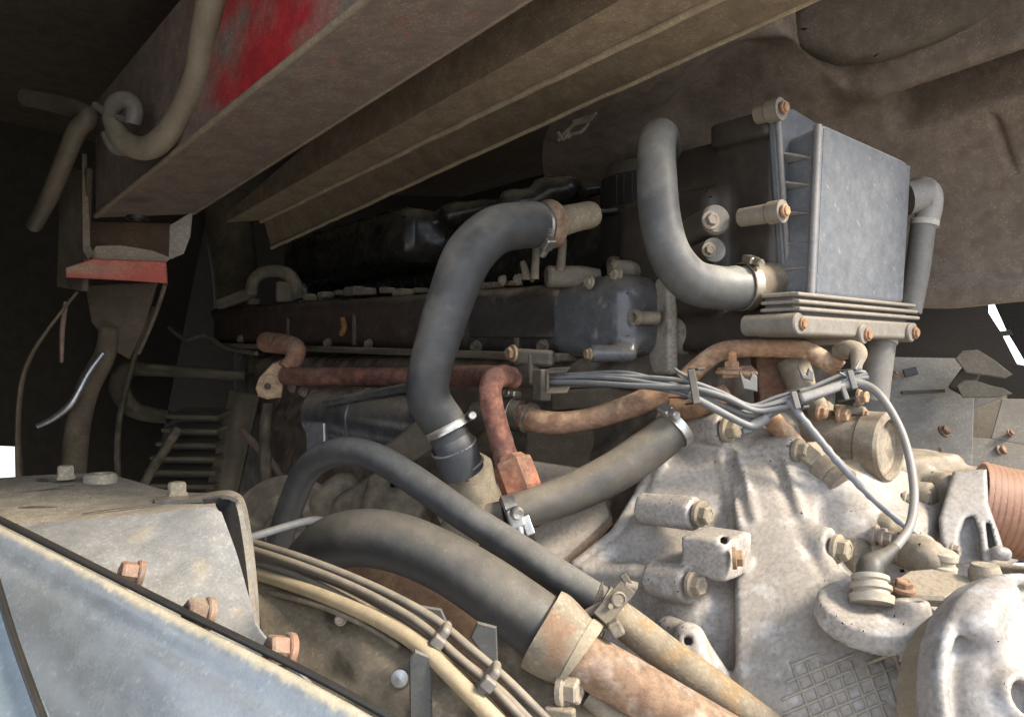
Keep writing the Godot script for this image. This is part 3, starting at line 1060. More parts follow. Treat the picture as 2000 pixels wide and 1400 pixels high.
# ---------------------------------------------------------------- behind the gearbox, right
func build_right_back() -> void:
	var grey := skin(c3(0.21, 0.205, 0.20), 0.35, 0.25, {"patch": Color(0.16, 0.155, 0.15), "from": 0.12, "soft": 0.25})
	var t := thing("frame_crossmember", "grey dusty frame cross member with square slot and rusty bolts at the right", "cross member", at(1850, 850, 1.35))
	# plate built in strips round its square slot
	var s := Shape.new()
	plate(s, [at(1730, 690, 1.42), at(1880, 700, 1.40), at(1900, 770, 1.38), at(1900, 1010, 1.28), at(1700, 1010, 1.32), at(1660, 800, 1.42)], 0.006)
	plate(s, [at(1898, 775, 1.379), at(1965, 768, 1.36), at(1960, 775, 1.36), at(1898, 800, 1.377)], 0.006)
	plate(s, [at(1898, 853, 1.355), at(1936, 858, 1.345), at(2500, 960, 1.12), at(2500, 1080, 1.08), at(1898, 1010, 1.28)], 0.006)
	plate(s, [at(1958, 775, 1.36), at(2500, 790, 1.18), at(2500, 962, 1.121), at(1936, 859, 1.346)], 0.006)
	put("member_plate", s, mats.dusty, t, grey)
	s = Shape.new()
	slab(s, at(1885, 770, 1.46), at(1975, 770, 1.46), at(1885, 870, 1.43), 0.004, 0.001)
	put("slot_back", s, mats.dusty, t, skin(c3(0.05, 0.045, 0.04), 0.2, 0.2))
	for q in [[1845, 842, 13], [1958, 882, 13], [1838, 878, 5], [1975, 846, 7], [1750, 730, 7]]:
		bolt(t, at(q[0], q[1], 1.325 if q[1] > 800 else 1.40), Vector3(-0.2, 0.5, 0.8), wide(q[2] * 1.5, 1.33), skin(c3(0.20, 0.12, 0.075), 0.5, 0.3), mats.rust)
	s = Shape.new()
	slab(s, at(1764, 722, 1.398), at(1790, 716, 1.394), at(1768, 737, 1.394), 0.006, 0.001)
	slab(s, at(1760, 764, 1.385), at(1845, 760, 1.373), at(1762, 770, 1.385), 0.006, 0.001)
	put("punched_slot", s, mats.rubber, t, skin(c3(0.025, 0.022, 0.02), 0.1, 0.1))
	s = Shape.new()
	slab(s, at(1690, 930, 1.24), at(2500, 1060, 1.05), at(1690, 990, 1.22), 0.02, 0.006, 3)
	slab(s, at(1700, 885, 1.22), at(1860, 905, 1.18), at(1700, 925, 1.22), 0.02, 0.005, 3)
	slab(s, at(1730, 1075, 1.1), at(2500, 1170, 0.9), at(1730, 1105, 1.1), 0.03, 0.005, 3)
	put("lower_rail", s, mats.dusty, t, skin(c3(0.25, 0.225, 0.19), 0.5, 0.4))
	# folded leaves of the mount
	t = thing("spring_leaf_pack", "two folded tan spring leaves stacked on the frame cross member", "spring", at(1935, 720, 1.3))
	for q in [[[1866, 700], [1880, 684], [1910, 682], [1945, 704], [1978, 730], [1962, 738], [1925, 732], [1888, 728]], [[1868, 752], [1884, 742], [1905, 742], [1935, 752], [1962, 758], [1978, 768], [1950, 775], [1880, 776]]]:
		s = Shape.new()
		var ring := []
		for k in q: ring.append(at(k[0], k[1], 1.335 - (k[0] - 1866.0) * 0.00045 - (k[1] - 680.0) * 0.00025))
		plate(s, ring, 0.005, 0.0015)
		put("leaf", s, mats.dusty, t, skin(c3(0.19, 0.16, 0.125), 0.5, 0.3))
	s = Shape.new()
	slab(s, at(1866, 712, 1.36), at(1900, 730, 1.345), at(1868, 760, 1.35), 0.02, 0.004)
	put("leaf_spacer", s, mats.dusty, t, skin(c3(0.05, 0.042, 0.035), 0.2, 0.2))
	# dark bay behind the box with two slits of daylight; near-black colour paints its deep shade
	t = thing("rear_bay_panel", "panel painted near-black for deep shade right of the lidded box with two slanted daylight slits", "panel", at(1850, 660, 1.5))
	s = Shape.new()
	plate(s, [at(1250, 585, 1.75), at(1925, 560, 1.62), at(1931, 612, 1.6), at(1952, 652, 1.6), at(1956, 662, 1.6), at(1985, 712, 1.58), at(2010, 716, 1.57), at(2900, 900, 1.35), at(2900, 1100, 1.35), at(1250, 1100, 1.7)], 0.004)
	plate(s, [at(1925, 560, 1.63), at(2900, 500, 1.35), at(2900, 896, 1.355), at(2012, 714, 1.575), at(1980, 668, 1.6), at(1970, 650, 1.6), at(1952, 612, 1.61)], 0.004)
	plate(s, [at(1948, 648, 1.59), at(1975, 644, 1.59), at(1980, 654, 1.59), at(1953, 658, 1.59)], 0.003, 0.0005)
	put("bay_shade_sheet", s, mats.dusty, t, skin(c3(0.005, 0.0045, 0.004), 0.03, 0.02))
	# orange corrugated boot
	t = thing("corrugated_boot", "faded orange corrugated rubber boot at the right edge", "boot", at(1970, 1000, 0.95))
	s = Shape.new()
	pipe(s, [[1905, 985, 0.97, 168], [1960, 998, 0.96, 168], [2030, 1012, 0.95, 172], [2120, 1032, 0.94, 174], [2260, 1062, 0.925, 176], [2420, 1096, 0.91, 178]], 40, 50, true, func(_k, m): return 1.0 + 0.028 * (pow(absf(sin(m * 480.0)), 0.45) * 2.0 - 1.0))
	put("boot_sleeve", s, mats.plastic, t, skin(c3(0.33, 0.150, 0.085), 0.25, 0.2, {"dust": Color(0.36, 0.26, 0.175)}))

# ---------------------------------------------------------------- engine
func build_engine() -> void:
	var black := skin(c3(0.022, 0.021, 0.022), 0.75, 0.16, {"patch": Color(0.085, 0.05, 0.035), "from": 0.1, "soft": 0.3})
	# long rocker cover
	var t := thing("long_manifold_cover", "long black manifold casting running left into the dark, bluish rounded end cap at right", "engine cover", at(950, 640, 1.3))
	var xl := 0.828
	var s := Shape.new()
	var z0 := -0.86
	var z1 := -2.45
	var lean := Basis(Vector3.RIGHT, 0.026)
	cast(s, [block(Transform3D(lean, Vector3(xl + 0.10, 1.231, (z0 + z1) * 0.5)), Vector3(0.20, 0.108, z0 - z1), 0.020),
		block(Transform3D(lean, Vector3(xl + 0.092, 1.270, (z0 + z1) * 0.5)), Vector3(0.20, 0.03, z0 - z1), 0.006)], 0.010, 0.0045)
	var fade := func(p: Vector3, n: Vector3, c: Color) -> Color:
		return c.lerp(Color(0.060, 0.034, 0.024), smoothstep(-1.05, -1.45, p.z) * 0.75 * (0.7 if n.y > 0.5 else 1.0))
	put("manifold_body", s, mats.iron, t, skin(c3(0.028, 0.026, 0.026), 0.8, 0.15, {"fn": fade}))
	# raised panel with pale edges near the end
	s = Shape.new()
	var f0 := on_x(920, 585, xl - 0.002)
	var f1 := on_x(1097, 580, xl - 0.002)
	rbox(s, Transform3D(lean, Vector3(xl + 0.002, 1.216, (f0.z + f1.z) * 0.5)), Vector3(0.016, 0.062, absf(f1.z - f0.z)), 0.003, 3)
	put("raised_panel", s, mats.iron, t, skin(c3(0.03, 0.028, 0.027), 0.6, 0.14))
	# end cap
	s = Shape.new()
	var ea := on_x(1135, 620, xl)
	var cap := Vector3(xl + 0.035, 1.208, ea.z + 0.055)
	cast(s, [block(Transform3D(Basis(), Vector3(xl + 0.072, 1.214, ea.z + 0.01)), Vector3(0.158, 0.122, 0.18), 0.034),
		drum(at(1150, 690, 1.09), aside * 0.9 + ahead * 0.2, 0.013, 0.013, 0.07)], 0.005, 0.0008)
	put("end_cap", s, mats.enamel, t, skin(c3(0.125, 0.128, 0.135), 0.6, 0.12, {"patch": Color(0.30, 0.28, 0.24), "from": 0.42, "soft": 0.08, "amount": 0.9, "dust": Color(0.20, 0.17, 0.13)}))
	# mounting flange and stub to the right of the cap
	s = Shape.new()
	cast(s, [block(Transform3D(Basis(Vector3.UP, -0.35), at(1284, 638, 1.14)), Vector3(0.018, 0.142, 0.09), 0.005, 0.006),
		drum(at(1288, 650, 1.15), aside, 0.040, 0.034, 0.045, 0.012, 0.01),
		rod(at(1292, 592, 1.16), at(1296, 592, 1.14), 0.016, 0.016, 0.01), rod(at(1285, 700, 1.16), at(1290, 700, 1.14), 0.014, 0.014, 0.01)], 0.004, 0.001)
	put("end_flange", s, mats.alloy, t, skin(c3(0.38, 0.345, 0.30), 0.4, 0.3, {"patch": Color(0.22, 0.19, 0.16), "from": 0.15, "soft": 0.3}))
	s = Shape.new()
	lathe(s, frame(at(1282, 621, 1.10), -aside * 0.85 - ahead * 0.5), [[0.010, 0.0], [0.010, 0.034], [0.012, 0.035], [0.012, 0.042], [0.0065, 0.042], [0.006, 0.025], [0.0, 0.025]], 20)
	put("open_stub", s, mats.iron, t, skin(c3(0.22, 0.20, 0.17), 0.4, 0.3))
	# seams, cover plates and bolts on the long side
	for q in [[690, 6], [1008, 5], [560, 6]]:
		var a := on_x(q[0], 610, xl - 0.003)
		s = Shape.new()
		rbox(s, Transform3D(lean, Vector3(xl + 0.002, 1.231 + (-a.z + (z0 + z1) * 0.5) * 0.026, a.z)), Vector3(0.012, 0.098, 0.012), 0.003)
		put("side_seam", s, mats.iron, t, skin(c3(0.06, 0.045, 0.035), 0.6, 0.25))
	for q in [[470, 662], [560, 666], [640, 670], [720, 672], [930, 678], [1060, 676]]:
		bolt(t, on_x(q[0], q[1], xl - 0.002), Vector3(-1, 0.05, 0.1), 0.009, skin(c3(0.10, 0.08, 0.06), 0.5, 0.3), mats.iron)
	s = Shape.new()
	rbox(s, Transform3D(lean, Vector3(xl + 0.012, 1.172, (z0 + z1) * 0.5)), Vector3(0.05, 0.014, z0 - z1), 0.004, 20)
	put("lower_flange", s, mats.iron, t, skin(c3(0.065, 0.05, 0.04), 0.7, 0.3))
	# bolts and bosses along the top edge
	s = Shape.new()
	lathe(s, frame(at(1072, 540, 1.17), aside + ahead * 0.2 + UP * 0.02), [[0.0, -0.004], [0.014, -0.004], [0.017, 0.0], [0.017, 0.05], [0.012, 0.08], [0.0, 0.08]], 20)
	lathe(s, frame(at(1192, 530, 1.15), aside + ahead * 0.3), [[0.0, 0], [0.012, 0.0], [0.018, 0.006], [0.018, 0.03], [0.012, 0.05], [0.0, 0.05]], 20)
	lathe(s, frame(at(1190, 517, 1.22), aside + ahead * 0.3), [[0.0, 0], [0.012, 0.0], [0.014, 0.006], [0.014, 0.03], [0.0, 0.035]], 20)
	put("top_boss", s, mats.iron, t, skin(c3(0.20, 0.18, 0.15), 0.6, 0.35))
	for q in [[1205, 538, 1.12, 22], [982, 547, 1.27, 16], [1012, 545, 1.24, 17], [1040, 541, 1.2, 15], [1152, 552, 1.13, 20]]:
		bolt(t, at(q[0], q[1], q[2]), -aside * 0.8 + UP * 0.15 - ahead * 0.4, wide(q[3], q[2]), skin(c3(0.26, 0.23, 0.18), 0.6, 0.3), mats.iron)
	for q in [[676, 568, 1.72, 60, 18], [770, 570, 1.55, 50, 14], [740, 566, 1.6, 26, 12], [620, 575, 1.82, 34, 12], [850, 566, 1.45, 40, 12], [900, 562, 1.38, 30, 14], [950, 556, 1.32, 36, 12], [480, 588, 2.15, 26, 12], [590, 580, 1.9, 20, 14], [650, 571, 1.78, 22, 10], [705, 568, 1.66, 18, 14], [805, 566, 1.5, 24, 10], [925, 558, 1.35, 18, 16], [985, 552, 1.28, 30, 10]]:
		s = Shape.new()
		rbox(s, Transform3D(Basis(), at(q[0], q[1], q[2]) + Vector3(0.02, 0, 0)), Vector3(0.03, wide(q[4], q[2]) * 2, wide(q[3], q[2]) * 1.5), 0.004)
		put("top_lug", s, mats.iron, t, skin(c3(0.11, 0.09, 0.072), 0.8, 0.3))
	# lower row: bracket and bolt
	s = Shape.new()
	slab(s, at(1000, 680, 1.14), at(1080, 684, 1.12), at(1003, 712, 1.14), 0.02, 0.006, 2)
	rbox(s, Transform3D(Basis(), at(1028, 720, 1.14)), Vector3(0.02, 0.05, 0.04), 0.005)
	put("lower_lug", s, mats.iron, t, skin(c3(0.075, 0.065, 0.055), 0.5, 0.2))
	bolt(t, at(1000, 690, 1.11), -aside * 0.85 - ahead * 0.5, wide(26, 1.11), skin(c3(0.28, 0.21, 0.14), 0.4, 0.3), mats.rust)
	bolt(t, at(1150, 692, 1.085), -aside * 0.9 - ahead * 0.3, wide(22, 1.08), skin(c3(0.20, 0.17, 0.10), 0.4, 0.3), mats.rust, 1.2, 0.8)
	s = Shape.new()
	pipe(s, [[668, 620, 1.68, 10], [672, 640, 1.68, 13], [664, 655, 1.68, 9]], 8, 5)
	put("rust_drip", s, mats.rust, t, skin(c3(0.22, 0.105, 0.03), 0.2, 0.2))

	# filler neck loop at the far end
	t = thing("lifting_eye", "dim grey lifting eye standing on the far end of the manifold casting", "lifting eye", at(545, 555, 2.0))
	s = Shape.new()
	pipe(s, [[490, 575, 2.0, 24], [496, 545, 2.0, 24], [520, 530, 2.0, 24], [555, 532, 2.0, 26], [574, 552, 2.0, 28], [582, 585, 2.0, 30]], 12, 6)
	slab(s, at(540, 550, 2.0), at(580, 550, 2.0), at(540, 590, 2.0), 0.03, 0.008)
	slab(s, at(425, 585, 2.1), at(490, 560, 2.05), at(430, 605, 2.1), 0.03, 0.008)
	put("eye_casting", s, mats.iron, t, skin(c3(0.085, 0.078, 0.065), 0.6, 0.3))

	# upper intake: dark ribs and filter
	t = thing("upper_intake", "black intake housing with humped runners in the shade above the manifold cover", "intake", at(950, 430, 1.7))
	s = Shape.new()
	cast(s, [block(Transform3D(Basis(), Vector3(1.25, 1.385, -1.7)), Vector3(0.26, 0.13, 1.7), 0.04),
		rod(at(1000, 400, 1.62), at(1170, 366, 1.62), 0.030, 0.016), rod(at(1000, 400, 1.62), at(985, 440, 1.62), 0.032, 0.03),
		rod(at(880, 420, 1.85), at(985, 398, 1.85), 0.032, 0.016), rod(at(1060, 370, 1.62), at(1110, 366, 1.6), 0.026, 0.026),
		block(Transform3D(Basis(), at(700, 490, 2.1)), Vector3(0.15, 0.14, 0.7), 0.04)], 0.012, 0.0015)
	put("intake_body", s, mats.enamel, t, skin(c3(0.026, 0.025, 0.024), 0.65, 0.08))
	t = thing("black_canister", "black ribbed canister half hidden behind the upper S-bent hose", "canister", at(1280, 400, 1.4))
	s = Shape.new()
	lathe(s, frame(at(1280, 520, 1.45), UP), [[0.0, 0.0], [0.10, 0.0], [0.104, 0.004], [0.104, 0.085], [0.112, 0.088], [0.112, 0.098], [0.104, 0.101], [0.102, 0.16], [0.09, 0.185], [0.05, 0.195], [0.0, 0.196]], 44)
	for i in 10:
		var a := PI * 0.55 + i * 0.16
		rbox(s, Transform3D(Basis(UP, -a), at(1280, 520, 1.45) + Vector3(cos(a) * 0.104, 0.13, sin(a) * 0.104)), Vector3(0.006, 0.05, 0.004), 0.001)
	put("canister_shell", s, mats.plastic, t, skin(c3(0.020, 0.021, 0.022), 0.6, 0.10))
	s = Shape.new()
	rbox(s, Transform3D(Basis(UP, 0.3), at(1345, 325, 1.36)), Vector3(0.07, 0.03, 0.06), 0.008)
	pipe(s, [[1150, 410, 1.38, 8], [1190, 412, 1.38, 9], [1240, 402, 1.37, 9]], 8, 4)
	pipe(s, [[1375, 318, 1.3, 6], [1345, 310, 1.3, 8], [1325, 306, 1.3, 8]], 8, 4)
	put("canister_bracket", s, mats.plastic, t, skin(c3(0.05, 0.05, 0.05), 0.7, 0.2))

	# engine block side, dark
	t = thing("engine_block", "dark dusty engine block side below the manifold, mostly in shade", "engine block", Vector3(1.1, 0.9, -1.6))
	s = Shape.new()
	cast(s, [block(Transform3D(Basis(), Vector3(1.14, 0.88, -1.58)), Vector3(0.50, 0.60, 1.75), 0.02),
		block(Transform3D(Basis(), Vector3(0.93, 0.98, -1.5)), Vector3(0.10, 0.06, 1.6), 0.012),
		block(Transform3D(Basis(), Vector3(0.91, 0.72, -1.5)), Vector3(0.12, 0.10, 1.5), 0.02),
		block(Transform3D(Basis(), Vector3(0.96, 1.13, -1.5)), Vector3(0.22, 0.05, 1.5), 0.012)], 0.016, 0.002)
	put("block_casting", s, mats.iron, t, skin(c3(0.06, 0.052, 0.045), 0.6, 0.3, {"patch": Color(0.09, 0.05, 0.035), "from": 0.05, "soft": 0.3}))
	for q in [[570, 757, 1.6, 14], [592, 765, 1.58, 16], [615, 770, 1.56, 17]]:
		bolt(t, at(q[0], q[1], q[2]), Vector3(-1, 0.1, 0.2), wide(q[3], q[2]), skin(c3(0.22, 0.2, 0.16), 0.4, 0.2), mats.iron)
	# heat exchanger / filter head
	t = thing("dark_filter_housing", "dark grey round filter housing below the red-brown pipe, left of the big hose", "filter housing", at(740, 820, 1.3))
	s = Shape.new()
	lathe(s, frame(at(628, 808, 1.40), at(850, 830, 1.18) - at(628, 808, 1.40)), [[0.0, 0.0], [0.040, 0.0], [0.047, 0.005], [0.047, 0.13], [0.052, 0.135], [0.052, 0.15], [0.05, 0.152], [0.05, 0.30], [0.0, 0.30]], 36)
	slab(s, at(640, 778, 1.30), at(840, 740, 1.16), at(640, 795, 1.30), 0.03, 0.006, 3)
	put("housing_shell", s, mats.enamel, t, skin(c3(0.045, 0.047, 0.052), 0.6, 0.10, {"patch": Color(0.22, 0.20, 0.17), "from": 0.45, "soft": 0.06}))
	s = Shape.new()
	slab(s, at(752, 872, 1.16), at(830, 812, 1.08), at(790, 915, 1.15), 0.035, 0.008, 3)
	put("housing_foot", s, mats.iron, t, skin(c3(0.12, 0.105, 0.085), 0.6, 0.3))
	s = Shape.new()
	slab(s, at(597, 822, 1.33), at(635, 824, 1.31), at(604, 885, 1.33), 0.012, 0.004)
	put("bright_tag", s, mats.steel, t, skin(c3(0.60, 0.60, 0.66), 0.1, 0.05))
	# water pump neck castings below the big hose
	t = thing("water_neck", "tan dusty cast water neck below the sleeve of the big coolant hose", "casting", at(900, 970, 1.05))
	s = Shape.new()
	cast(s, [rod(at(890, 880, 1.06), at(925, 975, 1.06), 0.028, 0.034), block(slab_frame(at(860, 930, 1.13), at(1010, 930, 1.1), at(865, 1030, 1.08)), Vector3(0.11, 0.08, 0.05), 0.012),
		rod(at(905, 1000, 1.05), at(900, 1040, 1.03), 0.022, 0.03), rod(at(945, 905, 1.05), at(952, 960, 1.05), 0.012)], 0.006, 0.001)
	put("neck_casting", s, mats.iron, t, skin(c3(0.30, 0.26, 0.20), 0.5, 0.3))
	t = thing("small_bosses_casting", "dark brown bossed casting in the shade behind the thin and thick hoses", "casting", at(740, 970, 1.16))
	s = Shape.new()
	cast(s, [rod(at(740, 985, 1.16), at(800, 950, 1.14), 0.030, 0.022), rod(at(690, 1000, 1.18), at(745, 960, 1.18), 0.035, 0.03), rod(at(640, 985, 1.25), at(670, 960, 1.25), 0.032), block(slab_frame(at(700, 930, 1.17), at(850, 930, 1.13), at(705, 1030, 1.12)), Vector3(0.10, 0.08, 0.05), 0.012),
		less(rod(at(768, 945, 1.08), at(770, 947, 1.16), 0.006))], 0.006, 0.0018)
	put("boss_casting", s, mats.iron, t, skin(c3(0.12, 0.10, 0.075), 0.6, 0.3))
	t = thing("beige_cast_plate", "pale beige cast cover plate behind the lower right hose, left of the gearbox", "cast cover", at(1110, 1040, 1.0))
	s = Shape.new()
	var pa := at(1035, 1030, 0.99)
	var pb := at(1180, 955, 1.02)
	var pc := at(1198, 1010, 1.0)
	var pd := at(1100, 1102, 0.97)
	var pe := at(1048, 1098, 0.97)
	plate(s, [pa, pb, pc, pd, pe], 0.05, 0.004)
	plate(s, [at(1030, 893, 1.08), at(1130, 912, 1.07), at(1190, 935, 1.05), at(1195, 985, 1.03), at(1020, 1005, 1.03), at(985, 960, 1.06)], 0.04, 0.004)
	put("cover_plate", s, mats.alloy, t, skin(c3(0.36, 0.31, 0.25), 0.4, 0.3))
	s = Shape.new()
	plate(s, [at(1100, 1103, 0.969), at(1198, 1011, 0.999), at(1201, 1026, 1.0), at(1115, 1116, 0.97)], 0.02, 0.003)
	put("cover_rim", s, mats.rust, t, skin(c3(0.30, 0.20, 0.13), 0.4, 0.4))
	# shelf behind between pipes
	t = thing("block_rear_plate", "brown dusty plate in shade between the rusty pipe and lower right hose", "plate", at(1200, 880, 1.25))
	s = Shape.new()
	slab(s, at(1020, 830, 1.28), at(1420, 800, 1.18), at(1040, 960, 1.25), 0.02, 0.006, 6)
	slab(s, at(1075, 762, 1.2), at(1360, 745, 1.14), at(1080, 800, 1.2), 0.02, 0.006, 4)
	put("rear_plate", s, mats.dusty, t, skin(c3(0.10, 0.08, 0.058), 0.4, 0.4))
	# brown and rusty structure under the box
	t = thing("rusty_carrier", "rust brown carrier block behind the wires, below the grey lidded box", "carrier", at(1480, 740, 1.12))
	s = Shape.new()
	slab(s, at(1475, 690, 1.1), at(1545, 690, 1.1), at(1475, 800, 1.08), 0.03, 0.005, 3)
	slab(s, at(1335, 610, 1.2), at(1580, 640, 1.1), at(1340, 680, 1.2), 0.03, 0.006, 4)
	slab(s, at(1322, 700, 1.16), at(1345, 640, 1.17), at(1335, 730, 1.16), 0.02, 0.004)
	put("carrier_block", s, mats.rust, t, skin(c3(0.22, 0.11, 0.07), 0.4, 0.3))

# ---------------------------------------------------------------- gearbox with its bell
func build_gearbox() -> void:
	var t := thing("gearbox", "large pale dusty alloy gearbox and bell housing filling the lower right", "gearbox", at(1500, 1200, 0.85))
	var list := []
	# bell flank, then the spine that runs down to the lower face
	list.append(face_of([[1292, 888], [1330, 850], [1420, 818], [1500, 802], [1600, 840], [1620, 1100], [1560, 1330], [1300, 1400], [1180, 1300], [1140, 1112], [1218, 1050], [1262, 975]], 4, [
		1.06, 1.045, 1.03, 1.03, 0.99, 0.968, 0.95, 0.94, 0.938, 0.905, 0.88, 0.87, 0.90, 0.862, 0.835, 0.82, 0.87, 0.83, 0.80, 0.78], 0.16, 0.006, 0.02))
	list.append(face_of([[1424, 852], [1470, 824], [1540, 836], [1572, 880], [1590, 930], [1600, 945], [1600, 1040], [1640, 1110], [1700, 1150], [1800, 1170], [1840, 1250], [1760, 1430], [1460, 1430], [1438, 1345], [1435, 1130], [1442, 1050], [1428, 960]], 4, [
		1.01, 0.99, 1.0, 1.05, 0.915, 0.895, 0.905, 0.92, 0.842, 0.815, 0.80, 0.815, 0.78, 0.755, 0.735, 0.735, 0.735, 0.71, 0.69, 0.675], 0.14, 0.006, 0.014))
	# crown of the bell and the deep body behind
	list.append(rod(at(1405, 862, 1.04), at(1530, 856, 1.03), 0.034, 0.034, 0.03))
	list.append(block(Transform3D(Basis(), Vector3(1.03, 0.80, -0.48)), Vector3(0.34, 0.44, 0.12), 0.04, 0.03))
	list.append(block(Transform3D(Basis(), Vector3(0.98, 0.74, -0.30)), Vector3(0.34, 0.24, 0.34), 0.05, 0.03))
	# ribs and creases of the bell
	var crease := func(px: float, py: float, back: float) -> Vector3:
		return hit(list, px, py) + ray(px, py).normalized() * back
	var cuts := []
	for q in [[[1424, 893], [1440, 950], [1457, 1020]], [[1512, 888], [1528, 945], [1548, 1010]], [[1560, 1020], [1585, 1080], [1610, 1130]]]:
		for i in 2:
			cuts.append(less(rod(crease.call(q[i][0], q[i][1], -0.003), crease.call(q[i + 1][0], q[i + 1][1], -0.003), 0.009 - i * 0.002, 0.007 - i * 0.004, 0.005)))
	var ribs := []
	for q in [[[1440, 890], [1458, 950], [1476, 1015]], [[1527, 884], [1543, 940], [1566, 1005]], [[1404, 890], [1418, 950], [1432, 1020]]]:
		for i in 2:
			ribs.append(rod(crease.call(q[i][0], q[i][1], 0.003), crease.call(q[i + 1][0], q[i + 1][1], 0.003), 0.006, 0.006, 0.004))
	list.append_array(ribs)
	list.append_array(cuts)
	# flange lip along the left edge, doubled
	var lip := [at(1300, 880, 1.0), at(1268, 970, 0.975), at(1222, 1048, 0.95), at(1142, 1112, 0.93)]
	for i in 3: list.append(rod(lip[i], lip[i + 1], 0.006, 0.006, 0.004))
	for i in 3: list.append(rod(lip[i] + Vector3(-0.004, 0.003, -0.012), lip[i + 1] + Vector3(-0.004, 0.003, -0.012), 0.007, 0.007, 0.002))
	# ledge across the flank
	var led := [[1142, 1116, 0.932], [1240, 1118, 0.908], [1330, 1106, 0.885], [1395, 1070, 0.862]]
	for i in 3: list.append(rod(at(led[i][0], led[i][1], led[i][2]), at(led[i + 1][0], led[i + 1][1], led[i + 1][2]), 0.008, 0.008, 0.012))
	list.append(less(rod(at(1290, 1090, 0.885), at(1345, 1075, 0.868), 0.016, 0.014, 0.03)))
	list.append(less(rod(at(1330, 930, 0.95), at(1395, 940, 0.935), 0.012, 0.014, 0.03)))
	# bolt bosses (they run along the shaft)
	var rear := Vector3(0.12, 0.05, 1.0).normalized()
	for q in [[1360, 1003, 0.888, 0.0205, 0.075], [1347, 1141, 0.836, 0.021, 0.05], [1415, 838, 0.99, 0.022, 0.05], [1555, 882, 0.955, 0.020, 0.05], [1625, 1070, 0.85, 0.023, 0.07]]:
		var tip := at(q[0], q[1], q[2])
		list.append(drum(tip - rear * q[4], rear, q[3] * 0.92, q[3] * 0.98, q[4], 0.003, 0.006))
	list.append(rod(at(1345, 1160, 0.90), at(1350, 1185, 0.885), 0.042, 0.036, 0.03))
	# lug with a hole and bolt
	var lf := slab_frame(at(1345, 1035, 0.83), at(1440, 1050, 0.79), at(1350, 1120, 0.83))
	list.append(block(Transform3D(lf.basis, at(1400, 1080, 0.845)), Vector3(0.054, 0.043, 0.060), 0.003, 0.006))
	list.append(less(rod(at(1414, 1056, 0.75), at(1414, 1056, 0.85), 0.0045, 0.0045, 0.003)))
	# ear with a hole, lower left
	list.append(rod(at(1346, 1250, 0.795), at(1385, 1350, 0.785), 0.017, 0.028, 0.014))
	list.append(rod(at(1305, 1232, 0.83), at(1346, 1250, 0.80), 0.016, 0.016, 0.006))
	list.append(less(rod(at(1342, 1250, 0.72), at(1345, 1252, 0.80), 0.005, 0.005, 0.003)))
	list.append(less(rod(at(1385, 1235, 0.79), at(1412, 1350, 0.765), 0.004, 0.003, 0.006)))
	# raised pad under the sensor, hollow boss beside it
	list.append(drum(at(1690, 1222, 0.742), Vector3(-0.15, 1, 0.25), 0.048, 0.046, 0.022, 0.003, 0.008))
	list.append(drum(at(1788, 1290, 0.715), at(1781, 1175, 0.722) - at(1788, 1290, 0.715), 0.022, 0.0155, 0.055, 0.003, 0.010))
	list.append(less(rod(at(1784, 1168, 0.716), at(1788, 1205, 0.726), 0.0055, 0.0055, 0.002)))
	# right hand shoulder towards the round cover, and the mass behind it
	list.append(block(Transform3D(Basis(Vector3.UP, 0.1), at(1840, 1240, 0.84)), Vector3(0.16, 0.08, 0.22), 0.02, 0.02))
	list.append(block(Transform3D(Basis(), at(1700, 1090, 1.0)), Vector3(0.22, 0.16, 0.18), 0.03, 0.03))
	list.append(block(Transform3D(Basis(), at(1800, 1020, 1.12)), Vector3(0.24, 0.12, 0.20), 0.02, 0.02))
	var s := Shape.new()
	cast(s, list, 0.0036, 0.0006)
	put("gearbox_casting", s, mats.alloy, t, skin(c3(0.335, 0.305, 0.272), 0.3, 0.18, {"dust": Color(0.33, 0.28, 0.22), "patch": Color(0.50, 0.475, 0.44), "from": 0.10, "soft": 0.3, "amount": 0.6}))
	# bolts
	var pale := skin(c3(0.30, 0.25, 0.185), 0.4, 0.3)
	for q in [[1370, 1004, 0.880, 46], [1356, 1142, 0.822, 46], [1424, 838, 0.978, 46], [1563, 881, 0.945, 44], [1638, 1072, 0.842, 48]]:
		bolt(t, at(q[0], q[1], q[2]), rear + Vector3(-0.1, 0, 0), wide(q[3] * 0.84, q[2]), pale, mats.iron, 1.35, 1.1)
	bolt(t, at(1436, 1090, 0.800), Vector3(0.55, 0.05, 0.83), wide(32, 0.79), skin(c3(0.36, 0.24, 0.15), 0.3, 0.3), mats.rust, 1.3)
	# crossed cast ribs
	var look := skin(c3(0.33, 0.29, 0.24), 0.3, 0.3)
	var bar := func(x0: float, y0: float, x1: float, y1: float) -> void:
		var sh := Shape.new()
		var pts := []
		for k in 6:
			pts.append(hit(list, lerpf(x0, x1, k / 5.0), lerpf(y0, y1, k / 5.0)))
		tube(sh, pts, [0.0017, 0.0017], 8, 2)
		put("cast_rib", sh, mats.alloy, t, look)
	for i in 9:
		var x := 1545.0 + i * 29.0
		var top := 1292.0 - maxf(i - 5, 0) * 8.0
		bar.call(x, top, x + 50, 1425)
	for i in 9:
		var y := 1300.0 + i * 33.0
		var x0 := maxf(1545.0 - i * 8.0, 1500.0)
		var x1 := 1770.0 - i * 8.0
		var y1 := y - (x1 - x0) * 0.42
		var cutx := x0
		var cuty := y
		if y1 < 1278: x1 = x0 + (y - 1278.0) / 0.42; y1 = 1278
		if y > 1425: cutx = x0 + (y - 1425.0) / 0.42; cuty = 1425
		if x1 - cutx > 30: bar.call(cutx, cuty, x1, y1)
	# round end cover
	t = thing("round_gearbox_cover", "round pale domed cover with a thick rim in the lower right corner", "cover", at(1960, 1400, 0.6))
	var o := at(2098, 1440, 0.605)
